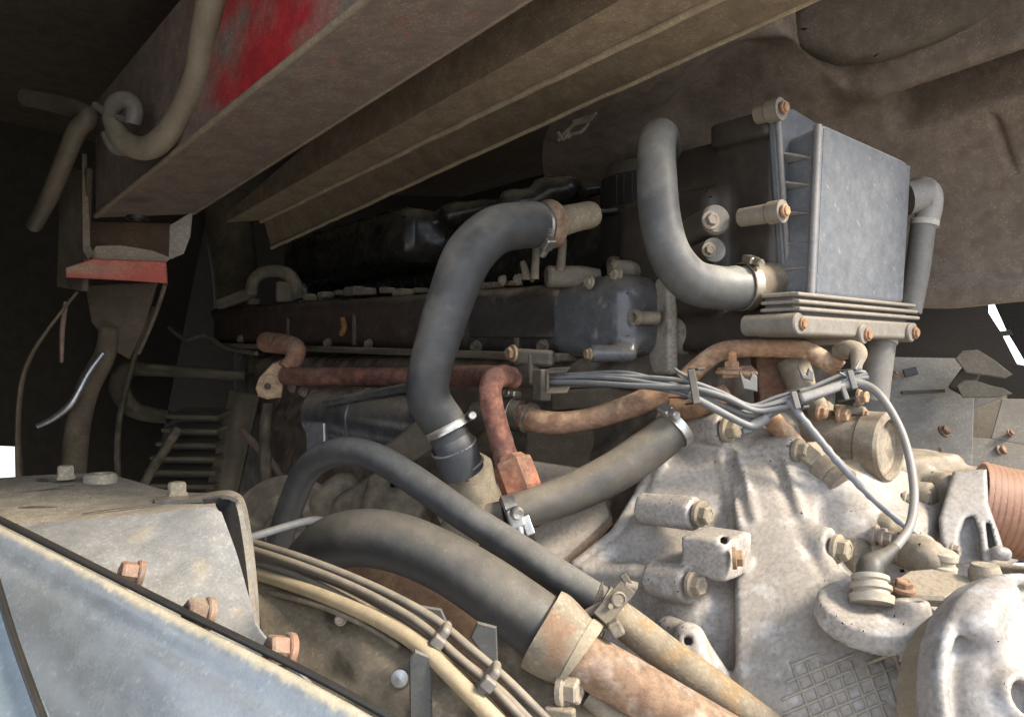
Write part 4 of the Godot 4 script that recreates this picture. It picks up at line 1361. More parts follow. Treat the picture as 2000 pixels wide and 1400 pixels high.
	var ax := (aside * 0.28 + UP * 0.46 - ahead * 0.84).normalized()
	var loc := func(px: float, py: float, up: float) -> Vector3:
		var r := ray(px, py)
		return EYE + r * ((o - EYE).dot(ax) / r.dot(ax)) + ax * up
	s = Shape.new()
	list = [drum(o - ax * 0.022, ax, 0.128, 0.127, 0.028, 0.004, 0.003),
		less(drum(o - ax * 0.004, ax, 0.116, 0.119, 0.03, 0.003, 0.003)), drum(o - ax * 0.012, ax, 0.111, 0.094, 0.030, 0.014, 0.004),
		rod(loc.call(1880, 1235, 0.010), loc.call(1910, 1252, 0.012), 0.006, 0.006, 0.01), rod(loc.call(1910, 1252, 0.012), loc.call(1932, 1300, 0.010), 0.006, 0.006, 0.01), rod(loc.call(1932, 1300, 0.010), loc.call(2010, 1326, 0.012), 0.007, 0.007, 0.01),
		rod(loc.call(1900, 1215, 0.006), loc.call(1955, 1165, 0.004), 0.016, 0.012, 0.012),
		drum(loc.call(1952, 1368, -0.01), ax, 0.026, 0.019, 0.036, 0.004, 0.008), less(drum(loc.call(1952, 1368, 0.01), ax, 0.012, 0.012, 0.03, 0.002, 0.003))]
	cast(s, list, 0.0028, 0.0004)
	put("cover_shell", s, mats.alloy, t, skin(c3(0.25, 0.232, 0.218), 0.3, 0.2, {"dust": Color(0.32, 0.27, 0.21), "patch": Color(0.38, 0.365, 0.35), "from": 0.0, "soft": 0.4, "amount": 0.7}))
	s = Shape.new()
	lathe(s, frame(o, ax), [[0.112, -0.06], [0.121, -0.018], [0.05, -0.018]], 80)
	put("cover_neck", s, mats.iron, t, skin(c3(0.25, 0.205, 0.15), 0.4, 0.35))
	bolt(t, loc.call(1996, 1252, 0.010), ax, 0.008, skin(c3(0.4, 0.2, 0.13), 0.2, 0.2), mats.rust)

# ---------------------------------------------------------------- grey lidded box
func build_lid_box() -> void:
	var t := thing("lidded_separator_box", "grey ribbed plastic box with bolted lid, upright at right of the engine", "box", Vector3(1.06, 1.2, -0.6))
	var zf := -0.50
	var a := on_z(1605, 240, zf)
	var b := on_z(1782, 320, zf)
	var c := on_z(1766, 592, zf)
	var d := on_z(1590, 577, zf)
	var grey := skin(c3(0.125, 0.135, 0.15), 0.45, 0.12, {"dust": Color(0.36, 0.33, 0.29), "fn": func(p: Vector3, _n: Vector3, c: Color) -> Color: return c.lerp(Color(0.42, 0.40, 0.37), 0.45 * smoothstep(0.58, 0.72, fine_noise.get_noise_3dv(p * 1.4)))})
	# raised face with drafted sides
	var s := Shape.new()
	var poly := []
	var cs := [a, b, c, d]
	var rc := [0.012, 0.03, 0.008, 0.008]
	for i in 4:
		var p: Vector3 = cs[i]
		var p0: Vector3 = (cs[(i + 3) % 4] - p).normalized()
		var p1: Vector3 = (cs[(i + 1) % 4] - p).normalized()
		for k in 6:
			var u := k / 5.0
			var q0: Vector3 = p + p0 * rc[i]
			var q1: Vector3 = p + p1 * rc[i]
			poly.append(q0 * (1 - u) * (1 - u) + p * 2 * u * (1 - u) + q1 * u * u)
	var mid := (a + b + c + d) * 0.25
	var rings := [[0.965, 0.0], [0.99, -0.0015], [1.0, -0.005], [0.975, -0.02], [0.94, -0.05]]
	var rows := []
	for r in rings:
		for i in poly.size() + 1:
			var p: Vector3 = poly[i % poly.size()]
			rows.append(mid + (p - mid) * r[0] + Vector3(0, 0, r[1]))
	var w := poly.size() + 1
	var nrm := []
	for j in rings.size():
		for i in w:
			var p: Vector3 = poly[i % (w - 1)]
			var q0: Vector3 = poly[(i + w - 2) % (w - 1)]
			var q1: Vector3 = poly[(i + 1) % (w - 1)]
			var tn := (q1 - q0)
			var out := Vector3(tn.y, -tn.x, 0).normalized()
			if out.dot(p - mid) < 0: out = -out
			nrm.append((out * [0.05, 0.55, 0.9, 1.0, 1.0][j] + Vector3(0, 0, [1.0, 0.8, 0.4, 0.1, 0.1][j])).normalized())
	s.grid(rows, nrm, w)
	# face as a fine grid so that dirt shows
	var fp := []
	var fnn := []
	for j in 61:
		for i in 61:
			var u := i / 60.0
			var v := j / 60.0
			var q: Vector3 = a.lerp(b, u).lerp(d.lerp(c, u), v)
			q = mid + (q - mid) * 0.955
			var dent := 0.0025 * exp(-(q - on_z(1716, 430, zf)).length_squared() / 0.00012)
			fp.append(q + Vector3(0, 0, 0.0004 - dent)); fnn.append(Vector3(0, 0, 1))
	fnn = []
	for j in 61:
		for i in 61:
			var dx: Vector3 = fp[j * 61 + mini(i + 1, 60)] - fp[j * 61 + maxi(i - 1, 0)]
			var dy: Vector3 = fp[mini(j + 1, 60) * 61 + i] - fp[maxi(j - 1, 0) * 61 + i]
			var m := dx.cross(dy).normalized()
			fnn.append(m if m.z > 0 else -m)
	s.grid(fp, fnn, 61)
	for i in w - 1:
		var e0: Vector3 = rows[i]
		var e1: Vector3 = rows[i + 1]
		s.tri(mid, e0, e1, Vector3(0, 0, 1), Vector3(0, 0, 1), Vector3(0, 0, 1))
	put("lid_face", s, mats.plastic, t, grey)
	# flange of the lid, set back
	var zb := -0.548
	var fa := on_z(1512, 214, zb)
	var fd := on_z(1537, 572, zb)
	var x1 := b.x + 0.012
	s = Shape.new()
	plate(s, [fa, fa + Vector3(0.05, 0.012, 0), Vector3(x1, b.y + 0.01, zb), Vector3(x1, c.y - 0.02, zb), fd + Vector3(0, -0.02, 0)], 0.010, 0.002)
	put("lid_flange", s, mats.plastic, t, grey)
	s = Shape.new()
	tube(s, [fa + Vector3(0.003, 0, 0.003), fd + Vector3(0.003, 0, 0.003)], [0.004, 0.004], 10, 10)
	tube(s, [a + Vector3(-0.001, -0.002, -0.004), d + Vector3(-0.001, 0.0, -0.004)], [0.005, 0.005], 10, 10)
	put("lid_edge", s, mats.plastic, t, skin(c3(0.22, 0.22, 0.225), 0.4, 0.3))
	# ribs in the step between the flange and the face
	for i in 6:
		var v := [0.24, 0.40, 0.565, 0.73, 0.885, 0.08][i] as float
		if i == 5: continue
		var q0: Vector3 = fa.lerp(fd, v)
		var q1: Vector3 = a.lerp(d, v - 0.04)
		s = Shape.new()
		var e := q1 - q0
		plate(s, [q0 + Vector3(0.001, 0.0015, 0.002), q1 + Vector3(0.002, 0.0015, -0.012), Vector3(q1.x + 0.004, q1.y + 0.0015, q0.z - 0.002), q0 + Vector3(0.004, 0.0015, -0.002)], 0.003, 0.0005)
		put("rib", s, mats.plastic, t, skin(c3(0.24, 0.235, 0.225), 0.8, 0.3))
	# body behind
	s = Shape.new()
	cast(s, [block(Transform3D(Basis(), Vector3((fa.x + x1) * 0.5 + 0.01, 1.335, -0.655)), Vector3(x1 - fa.x - 0.01, 0.25, 0.20), 0.012, 0.01),
		block(Transform3D(Basis(), Vector3(fa.x + 0.05, 1.30, -0.72)), Vector3(0.14, 0.18, 0.18), 0.02, 0.02),
		block(Transform3D(Basis(), Vector3(fa.x + 0.06, 1.46, -0.60)), Vector3(0.13, 0.035, 0.09), 0.006, 0.01),
		block(Transform3D(Basis(), Vector3(1.06, 1.19, -0.66)), Vector3(0.30, 0.06, 0.18), 0.01, 0.01)], 0.006, 0.0006)
	put("box_body", s, mats.plastic, t, skin(c3(0.024, 0.020, 0.017), 0.4, 0.25, {"dust": Color(0.15, 0.115, 0.08)}))
	# stacked fins at the foot and the foot flange
	var fl := on_z(1522, 580, -0.52)
	for i in 3:
		s = Shape.new()
		var y := 1.229 - i * 0.0092
		var k := i * 0.003
		box(s, Vector3(fl.x - 0.002 - k * 0.3, y - 0.0026, -0.545), Vector3(1.205 + k, y + 0.0026, -0.492 + k * 0.5), 0.0025)
		put("fin", s, mats.plastic, t, skin(c3(0.27, 0.25, 0.22), 0.6, 0.35))
	s = Shape.new()
	box(s, Vector3(fl.x + 0.004, 1.186, -0.543), Vector3(1.196, 1.233, -0.503), 0.002)
	put("fin_core", s, mats.plastic, t, skin(c3(0.10, 0.09, 0.08), 0.4, 0.3))
	s = Shape.new()
	box(s, Vector3(fl.x + 0.004, 1.178, -0.56), Vector3(1.215, 1.2045, -0.494), 0.006, 3)
	for q in [[1563, 632], [1690, 653], [1783, 650]]:
		lathe(s, frame(on_z(q[0], q[1], -0.489) + Vector3(0, 0, -0.064), Vector3(0, 0, 1)), [[0.0, -0.01], [0.0135, -0.01], [0.0135, 0.062], [0.012, 0.064], [0.0, 0.064]], 20)
	put("foot_flange", s, mats.plastic, t, skin(c3(0.21, 0.19, 0.165), 0.6, 0.35))
	for q in [[1527, 212, 0.985, 0.035], [1530, 412, 0.955, 0.06]]:
		s = Shape.new()
		lathe(s, frame(at(q[0], q[1], q[2]), Vector3(0, 0, 1)), [[0.0, -q[3]], [0.012, -q[3]], [0.0125, -0.02], [0.0145, -0.018], [0.0145, 0.0], [0.0, 0.002]], 20)
		put("bolt_boss", s, mats.plastic, t, skin(c3(0.22, 0.19, 0.15), 0.6, 0.35))
	for q in [[1531, 210, 0.982, 26], [1532, 412, 0.952, 26], [1567, 632, 0.935, 24], [1694, 653, 1.06, 25], [1787, 650, 1.16, 22]]:
		bolt(t, (at(q[0], q[1], q[2]) if q[1] < 500 else on_z(q[0], q[1], -0.489)) + Vector3(0, 0, 0.002), Vector3(0, 0, 1), wide(q[3], q[2]) * 0.78, skin(c3(0.42, 0.27, 0.16), 0.2, 0.2), mats.rust, 1.3, 0.6)
	# bolts on the dark side of the body
	for q in [[1388, 430, 1.0, 34], [1385, 488, 1.0, 28]]:
		bolt(t, at(q[0], q[1], q[2]), Vector3(-0.5, 0.05, 0.86), wide(q[3], q[2]) * 0.7, skin(c3(0.26, 0.23, 0.19), 0.5, 0.3), mats.iron, 1.5, 1.2)
	s = Shape.new()
	lathe(s, frame(at(1393, 432, 1.015), Vector3(-0.5, 0.05, 0.86)), [[0.0, -0.06], [0.021, -0.06], [0.020, 0.008], [0.017, 0.012], [0.0, 0.012]], 24)
	lathe(s, frame(at(1390, 490, 1.015), Vector3(-0.5, 0.05, 0.86)), [[0.0, -0.06], [0.017, -0.06], [0.016, 0.008], [0.0, 0.01]], 24)
	put("side_boss", s, mats.plastic, t, skin(c3(0.13, 0.12, 0.11), 0.6, 0.3))
	# hose stub at the side of the body
	s = Shape.new()
	pipe(s, [[1400, 575, 1.0, 78], [1450, 560, 1.0, 80], [1500, 552, 1.03, 80], [1540, 548, 1.06, 80]], 24, 6)
	put("side_stub", s, mats.iron, t, skin(c3(0.12, 0.09, 0.07), 0.6, 0.3))
	# drain pipe with elbow at the right
	t = thing("elbow_drain_pipe", "grey plastic elbow and drain pipe down the right side of the lidded box", "pipe", at(1800, 480, 1.2))
	s = Shape.new()
	pipe(s, [[1770, 388, 1.22, 66], [1800, 382, 1.22, 66]], 24, 3)
	pipe(s, [[1798, 382, 1.22, 60], [1808, 381, 1.22, 64], [1810, 381, 1.22, 64]], 24, 3)
	put("elbow_socket", s, mats.plastic, t, skin(c3(0.30, 0.28, 0.26), 0.5, 0.3))
	s = Shape.new()
	pipe(s, [[1788, 366, 1.24, 40], [1806, 366, 1.22, 42], [1818, 380, 1.22, 44], [1818, 404, 1.22, 44], [1812, 424, 1.22, 46], [1806, 440, 1.22, 44]], 20, 6)
	put("elbow", s, mats.plastic, t, skin(c3(0.40, 0.37, 0.33), 0.5, 0.3))
	s = Shape.new()
	pipe(s, [[1808, 430, 1.22, 52], [1806, 441, 1.22, 52]], 20, 3)
	put("pipe_collar", s, mats.plastic, t, skin(c3(0.62, 0.57, 0.48), 0.3, 0.2))
	s = Shape.new()
	pipe(s, [[1804, 440, 1.22, 46], [1792, 530, 1.22, 46], [1776, 610, 1.22, 46]], 20, 6)
	pipe(s, [[1722, 655, 1.16, 58], [1712, 720, 1.16, 60], [1704, 780, 1.16, 62]], 20, 6)
	put("pipe_run", s, mats.plastic, t, skin(c3(0.17, 0.165, 0.16), 0.4, 0.35))
	s = Shape.new()
	pipe(s, [[1726, 648, 1.16, 64], [1720, 664, 1.16, 64]], 20, 3)
	put("pipe_collar", s, mats.plastic, t, skin(c3(0.45, 0.41, 0.34), 0.3, 0.2))

# ---------------------------------------------------------------- hoses
func build_hoses() -> void:
	var black := skin(c3(0.030, 0.031, 0.033), 0.8, 0.15, {"dust": Color(0.31, 0.28, 0.235)})
	var bare := skin(c3(0.55, 0.54, 0.52), 0.2, 0.25)
	# big coolant hose
	var t := thing("big_coolant_hose", "thick grey-black coolant hose arching down in the middle of the engine", "hose", at(880, 620, 1.0))
	var s := Shape.new()
	pipe(s, [[1062, 440, 1.06, 84], [1020, 440, 1.04, 90], [965, 452, 1.02, 96], [915, 500, 1.0, 98], [884, 575, 0.99, 94], [858, 655, 0.985, 88], [838, 730, 0.985, 84], [838, 780, 0.99, 88], [866, 826, 1.0, 86], [876, 842, 1.0, 84]], 30, 10, true, func(k, m): return 1.0 + 0.006 * sin(m * 60.0) + 0.05 * exp(-pow((k - 0.945) / 0.02, 2.0)) + 0.045 * exp(-pow((k - 0.06) / 0.02, 2.0)) - 0.03 * exp(-pow((k - 0.80) / 0.06, 2.0)))
	var h := put("hose_wall", s, mats.rubber, t, black)
	clamp_on(t, at(1050, 440, 1.055), at(1062, 440, 1.06) - at(1020, 440, 1.04), wide(86, 1.05), 0.014, Vector3(-0.25, -0.7, 0.5), bare, mats.steel)
	s = Shape.new()
	pipe(s, [[1058, 440, 1.06, 74], [1070, 438, 1.065, 94], [1078, 437, 1.07, 94], [1086, 435, 1.07, 80]], 26, 5)
	put("hose_bead", s, mats.rust, t, skin(c3(0.30, 0.22, 0.16), 0.5, 0.4))
	clamp_on(t, at(873, 836, 1.0), at(876, 842, 1.0) - at(862, 815, 1.0), wide(87, 1.0), 0.011, Vector3(0.75, 0.35, 0.4), skin(c3(0.62, 0.58, 0.54), 0.1, 0.15), mats.steel)
	s = Shape.new()
	pipe(s, [[870, 834, 1.005, 76], [884, 868, 1.01, 80], [888, 876, 1.01, 90], [896, 900, 1.015, 88], [904, 920, 1.02, 86]], 28, 6)
	put("hose_sleeve", s, mats.rubber, t, skin(c3(0.050, 0.056, 0.068), 0.45, 0.12))
	for q in [[886, 872, 1.011, 92], [902, 909, 1.02, 89]]:
		s = Shape.new()
		var p := at(q[0], q[1], q[2])
		var ax := (at(904, 920, 1.02) - at(884, 868, 1.01)).normalized()
		lathe(s, frame(p, ax), [[wide(q[3] - 3, q[2]), -0.002], [wide(q[3] + 2, q[2]), -0.001], [wide(q[3] + 2, q[2]), 0.001], [wide(q[3] - 3, q[2]), 0.002]], 32)
		put("sleeve_ring", s, mats.rubber, t, skin(c3(0.28, 0.26, 0.23), 0.4, 0.3))

	# metal outlet pipe that the hose sits on
	t = thing("outlet_stub_pipe", "tan metal outlet stub pointing right from the big coolant hose clamp", "pipe", at(1120, 425, 1.1))
	s = Shape.new()
	pipe(s, [[1060, 440, 1.06, 66], [1095, 432, 1.08, 60], [1130, 424, 1.10, 54], [1150, 420, 1.11, 54], [1158, 418, 1.115, 48]], 26, 6)
	put("stub_wall", s, mats.dusty, t, skin(c3(0.36, 0.30, 0.215), 0.5, 0.4))
	s = Shape.new()
	for q in [[[1100, 468, 1.16, 16], [1096, 510, 1.16, 18], [1094, 530, 1.16, 18]], [[1048, 474, 1.14, 16], [1046, 510, 1.14, 16], [1044, 545, 1.14, 18]], [[1020, 510, 1.17, 12], [1026, 530, 1.17, 16], [1026, 546, 1.17, 18]]]:
		s = Shape.new()
		pipe(s, q, 10, 4)
		put("stub_support", s, mats.iron, t, skin(c3(0.20, 0.175, 0.14), 0.6, 0.35))

	# upper S hose to the box
	t = thing("upper_bent_hose", "grey rubber hose dropping from above and bending right into the lidded box", "hose", at(1300, 420, 0.97))
	s = Shape.new()
	pipe(s, [[1300, 300, 1.16, 64], [1292, 268, 1.08, 70], [1284, 280, 1.0, 72], [1283, 345, 0.965, 78], [1290, 430, 0.955, 80], [1310, 500, 0.955, 84], [1350, 548, 0.965, 86], [1400, 562, 0.985, 86], [1448, 562, 1.0, 84]], 30, 10, true, func(k, m): return 1.0 + 0.005 * sin(m * 50.0) + 0.045 * exp(-pow((k - 0.955) / 0.015, 2.0)) - 0.02 * exp(-pow((k - 0.62) / 0.08, 2.0)))
	put("hose_wall", s, mats.rubber, t, skin(c3(0.046, 0.047, 0.049), 0.8, 0.25, {"dust": Color(0.36, 0.335, 0.29)}))
	clamp_on(t, at(1456, 560, 1.003), at(1448, 562, 1.0) - at(1400, 562, 0.985), wide(90, 1.0), 0.014, UP + Vector3(-0.1, 0, 0.35), skin(c3(0.55, 0.50, 0.42), 0.4, 0.3), mats.steel)

	# lower right hose
	t = thing("lower_right_hose", "grey rubber hose rising right from the bright worm clamp to the gearbox top", "hose", at(1160, 940, 0.97))
	s = Shape.new()
	pipe(s, [[985, 1008, 0.94, 70], [1040, 990, 0.945, 74], [1120, 962, 0.95, 78], [1200, 922, 0.955, 80], [1260, 882, 0.96, 80], [1300, 852, 0.965, 76], [1322, 832, 0.97, 72]], 28, 10)
	put("hose_wall", s, mats.rubber, t, skin(c3(0.040, 0.040, 0.039), 0.5, 0.24))
	clamp_on(t, at(1000, 1003, 0.942), at(1040, 990, 0.945) - at(985, 1008, 0.94), wide(74, 0.942), 0.016, Vector3(-0.5, 0.05, 0.86), skin(c3(0.70, 0.69, 0.67), 0.1, 0.12), mats.steel, 1.25)
	clamp_on(t, at(1318, 836, 0.969), at(1322, 832, 0.97) - at(1300, 852, 0.965), wide(80, 0.969), 0.012, UP + Vector3(-0.1, 0, 0.25), skin(c3(0.72, 0.70, 0.67), 0.1, 0.12), mats.steel)
	s = Shape.new()
	pipe(s, [[955, 1012, 0.95, 56], [990, 1006, 0.944, 60]], 20, 4)
	put("hose_spigot", s, mats.iron, t, skin(c3(0.14, 0.125, 0.105), 0.5, 0.3))
	s = Shape.new()      # tongue of the tightened band
	slab(s, at(1018, 1010, 0.915), at(1034, 1004, 0.915), at(1028, 1048, 0.905), 0.004, 0.0012)
	lathe(s, frame(at(1008, 1000, 0.905), Vector3(-0.4, -0.1, 0.9)), [[0.008, 0.0], [0.008, 0.006], [0.006, 0.009], [0.0, 0.008]], 16)
	put("band_tongue", s, mats.steel, t, skin(c3(0.66, 0.65, 0.62), 0.1, 0.15))

	# big lower hose into the sleeve
	t = thing("big_lower_hose", "thickest black hose humped across the lower middle into a rusty sleeve", "hose", at(820, 1100, 0.78))
	s = Shape.new()
	pipe(s, [[560, 1190, 0.86, 96], [590, 1120, 0.84, 100], [640, 1066, 0.82, 106], [710, 1050, 0.80, 112], [790, 1064, 0.785, 114], [880, 1104, 0.77, 116], [960, 1154, 0.755, 122], [1035, 1208, 0.74, 128], [1075, 1240, 0.735, 130]], 34, 12, true, func(k, m): return 1.0 + 0.005 * sin(m * 70.0))
	put("hose_wall", s, mats.rubber, t, skin(c3(0.018, 0.018, 0.019), 0.5, 0.07, {"dust": Color(0.25, 0.215, 0.165)}))
	# thin long hose
	t = thing("thin_long_hose", "thinner grey-black hose curving from the dark left down across the thick hose", "hose", at(860, 960, 0.88))
	s = Shape.new()
	pipe(s, [[545, 1060, 1.04, 50], [570, 980, 1.02, 52], [604, 912, 0.99, 54], [660, 883, 0.96, 56], [725, 890, 0.93, 56], [800, 932, 0.90, 58], [900, 1002, 0.86, 60], [1000, 1066, 0.83, 62], [1100, 1130, 0.79, 64], [1180, 1182, 0.765, 66]], 26, 12)
	put("hose_wall", s, mats.rubber, t, skin(c3(0.026, 0.027, 0.030), 0.5, 0.15, {"dust": Color(0.33, 0.30, 0.25)}))

# ---------------------------------------------------------------- metal pipes
func build_pipes() -> void:
	# sleeve and rusty pipe
	var t := thing("rusty_drain_pipe", "orange rusty pipe with flaking white paint running out of its sleeve, bottom middle", "pipe", at(1200, 1310, 0.7))
	var s := Shape.new()
	pipe(s, [[1060, 1228, 0.737, 158], [1066, 1232, 0.736, 164], [1090, 1250, 0.731, 158], [1130, 1278, 0.725, 138], [1140, 1286, 0.723, 134]], 36, 8)
	put("pipe_sleeve", s, mats.dusty, t, skin(c3(0.23, 0.195, 0.145), 0.35, 0.35, {"patch": Color(0.28, 0.16, 0.095), "from": 0.05, "soft": 0.25, "amount": 0.7}))
	s = Shape.new()
	pipe(s, [[1124, 1274, 0.726, 148], [1130, 1278, 0.725, 150], [1136, 1283, 0.724, 148]], 36, 4)
	put("sleeve_rim", s, mats.dusty, t, skin(c3(0.42, 0.35, 0.25), 0.4, 0.4))
	s = Shape.new()
	pipe(s, [[1110, 1266, 0.727, 104], [1180, 1308, 0.715, 104], [1250, 1348, 0.705, 104], [1330, 1395, 0.695, 104], [1450, 1465, 0.68, 104]], 30, 20)
	put("pipe_wall", s, mats.rust, t, skin(c3(0.25, 0.175, 0.12), 0.25, 0.3, {"patch": Color(0.42, 0.37, 0.32), "from": 0.10, "soft": 0.25, "amount": 0.6, "fn": func(p: Vector3, n: Vector3, c: Color) -> Color:
		return c.lerp(Color(0.70, 0.67, 0.64), 0.75 * smoothstep(0.0, 0.25, (p - EYE).dot(aside) - 0.155 + blotch_noise.get_noise_3dv(p * 1.5) * 0.06))}))
	s = Shape.new()
	pipe(s, [[1160, 1230, 0.74, 12], [1100, 1188, 0.745, 14], [1060, 1170, 0.75, 10]], 8, 5, true, none, 0.4)
	put("seam_strip", s, mats.dusty, t, skin(c3(0.46, 0.39, 0.29), 0.5, 0.4))
	# brown steel continuation of the thin hose
	t = thing("brown_steel_tube", "dusty brown steel tube continuing from the black clip to the bottom edge", "pipe", at(1350, 1300, 0.73))
	s = Shape.new()
	pipe(s, [[1175, 1178, 0.766, 58], [1230, 1222, 0.76, 68], [1310, 1284, 0.745, 70], [1400, 1350, 0.73, 72], [1500, 1425, 0.71, 74], [1580, 1480, 0.70, 76]], 24, 12)
	put("tube_wall", s, mats.dusty, t, skin(c3(0.19, 0.15, 0.10), 0.5, 0.4, {"patch": Color(0.30, 0.21, 0.12), "from": 0.1}))
	# clip on the thin hose
	t = thing("black_spring_clip", "black spring clip gripping the thin hose above the rusty sleeve", "clip", at(1195, 1190, 0.74))
	s = Shape.new()
	var ax := at(1230, 1222, 0.76) - at(1175, 1178, 0.766)
	lathe(s, frame(at(1185, 1186, 0.765), ax), [[wide(70, 0.765), -0.009], [wide(74, 0.765), -0.009], [wide(74, 0.765), 0.009], [wide(70, 0.765), 0.009]], 30)
	put("clip_band", s, mats.iron, t, skin(c3(0.06, 0.052, 0.042), 0.4, 0.3))
	s = Shape.new()
	slab(s, at(1160, 1195, 0.728), at(1215, 1130, 0.735), at(1185, 1225, 0.722), 0.004, 0.0015)
	slab(s, at(1205, 1128, 0.735), at(1218, 1120, 0.735), at(1236, 1158, 0.733), 0.006, 0.0018)
	slab(s, at(1190, 1218, 0.716), at(1214, 1205, 0.716), at(1192, 1250, 0.714), 0.016, 0.003)
	plate(s, [at(1150, 1200, 0.745), at(1165, 1165, 0.747), at(1178, 1132, 0.748), at(1180, 1160, 0.748), at(1165, 1205, 0.744)], 0.003, 0.0006)
	slab(s, at(1140, 1192, 0.742), at(1178, 1170, 0.742), at(1146, 1210, 0.74), 0.008, 0.002)
	put("clip_plate", s, mats.iron, t, skin(c3(0.075, 0.064, 0.05), 0.4, 0.35))
	s = Shape.new()
	lathe(s, frame(at(1208, 1170, 0.727), Vector3(-0.5, 0.1, 0.85)), [[0.0075, 0.0], [0.0075, 0.002], [0.006, 0.0028], [0.0055, 0.0015], [0.0, 0.0015]], 18)
	lathe(s, frame(at(1192, 1184, 0.724), Vector3(-0.5, 0.1, 0.85)), [[0.003, 0.0], [0.0024, 0.002], [0.0, 0.0022]], 10)
	lathe(s, frame(at(1220, 1140, 0.735), aside - UP * 0.3), [[0.005, 0.0], [0.005, 0.012], [0.0, 0.012]], 12)
	put("clip_rivet", s, mats.iron, t, skin(c3(0.16, 0.14, 0.11), 0.4, 0.35))

	# red-brown oil pipe
	var prim := skin(c3(0.125, 0.058, 0.048), 0.3, 0.14, {"dust": Color(0.34, 0.24, 0.19), "patch": Color(0.30, 0.15, 0.11), "from": 0.1, "soft": 0.25, "amount": 0.7})
	t = thing("red_brown_pipe", "red-brown rusted pipe running level then turning down into a hexagon nut", "pipe", at(960, 780, 1.0))
	s = Shape.new()
	pipe(s, [[556, 734, 1.42, 36], [680, 736, 1.34, 38], [800, 736, 1.24, 40], [900, 734, 1.15, 42], [985, 736, 1.08, 44], [1000, 738, 1.07, 42]], 20, 12)
	pipe(s, [[1004, 742, 1.06, 38], [985, 734, 1.04, 44], [962, 744, 1.01, 46], [958, 778, 1.0, 46], [970, 830, 0.995, 46], [984, 880, 0.99, 48], [992, 908, 0.985, 50]], 22, 10, true, func(_k, m): return 1.0 + 0.02 * sin(m * 300.0) * sin(m * 77.0))
	put("pipe_wall", s, mats.rust, t, prim)
	s = Shape.new()
	var na := at(1014, 950, 0.97) - at(990, 885, 0.985)
	lathe(s, frame(at(998, 900, 0.98), na), [[0.0, -0.006], [0.0165, -0.006], [0.020, -0.001], [0.0255, 0.002], [0.0265, 0.006], [0.0265, 0.040], [0.024, 0.044], [0.0, 0.044]], 6, 6)
	put("hexagon_nut", s, mats.rust, t, skin(c3(0.21, 0.105, 0.075), 0.25, 0.15, {"patch": Color(0.40, 0.18, 0.11), "from": 0.1}))
	t = thing("pipe_end_bracket", "tan rusty bracket tab and elbow at the left end of the red-brown pipe", "bracket", at(540, 720, 1.45))
	s = Shape.new()
	pipe(s, [[520, 668, 1.55, 40], [555, 672, 1.48, 40], [578, 682, 1.44, 38], [572, 705, 1.43, 36], [556, 722, 1.42, 34]], 16, 8)
	put("elbow", s, mats.rust, t, skin(c3(0.30, 0.16, 0.11), 0.5, 0.2))
	s = Shape.new()
	plate(s, [at(497, 758, 1.42), at(504, 738, 1.42), at(530, 710, 1.42), at(546, 704, 1.42), at(556, 722, 1.42), at(548, 776, 1.42), at(520, 780, 1.42), at(503, 774, 1.42)], 0.006, 0.002)
	put("tab", s, mats.rust, t, skin(c3(0.50, 0.40, 0.27), 0.3, 0.3))
	s = Shape.new()
	lathe(s, frame(at(522, 754, 1.412), EYE - at(522, 754, 1.412)), [[0.006, -0.002], [0.006, 0.001], [0.004, 0.001], [0.004, -0.001], [0.0, -0.001]], 14)
	put("tab_hole", s, mats.iron, t, skin(c3(0.03, 0.02, 0.015), 0.1, 0.1))

	# tan rusty pipe
	var tan := skin(c3(0.27, 0.18, 0.12), 0.4, 0.3, {"dust": Color(0.38, 0.29, 0.20), "patch": Color(0.20, 0.13, 0.09), "from": 0.18, "soft": 0.2})
	t = thing("tan_rusty_pipe", "light rusty pipe curving right from a black rubber joint to the wire bundle", "pipe", at(1160, 810, 1.02))
	s = Shape.new()
	pipe(s, [[1018, 812, 1.06, 48], [1050, 822, 1.04, 46], [1095, 826, 1.03, 44], [1150, 818, 1.02, 44], [1215, 800, 1.01, 46], [1262, 782, 1.0, 48], [1300, 768, 1.0, 42]], 22, 10)
	pipe(s, [[1290, 790, 1.02, 40], [1340, 800, 1.0, 40], [1385, 785, 0.99, 40], [1420, 765, 0.99, 38]], 20, 8)
	put("pipe_wall", s, mats.rust, t, tan)
	s = Shape.new()
	plate(s, [at(1255, 775, 0.99), at(1290, 758, 0.99), at(1340, 768, 0.985), at(1338, 776, 0.985), at(1300, 778, 0.985), at(1268, 798, 0.988)], 0.006, 0.002)
	put("pinched_end", s, mats.rust, t, tan)
	s = Shape.new()
	pipe(s, [[930, 815, 1.10, 60], [980, 808, 1.08, 60], [1020, 812, 1.06, 58]], 22, 6)
	put("rubber_joint", s, mats.rubber, t, skin(c3(0.05, 0.045, 0.04), 0.6, 0.2))
	s = Shape.new()
	pipe(s, [[1028, 814, 1.055, 60], [1034, 816, 1.053, 62], [1040, 818, 1.05, 58]], 24, 4)
	put("joint_ring", s, mats.steel, t, skin(c3(0.58, 0.52, 0.45), 0.3, 0.3))
	clamp_on(t, at(1000, 810, 1.07), at(1020, 812, 1.06) - at(980, 808, 1.08), wide(64, 1.07), 0.011, UP + Vector3(0.2, 0, 0.2), skin(c3(0.50, 0.46, 0.40), 0.4, 0.3), mats.steel)
	# arch pipe under the box
	t = thing("arched_rusty_pipe", "rusty tan pipe arched like a handle under the lidded box", "pipe", at(1500, 690, 1.02))
	s = Shape.new()
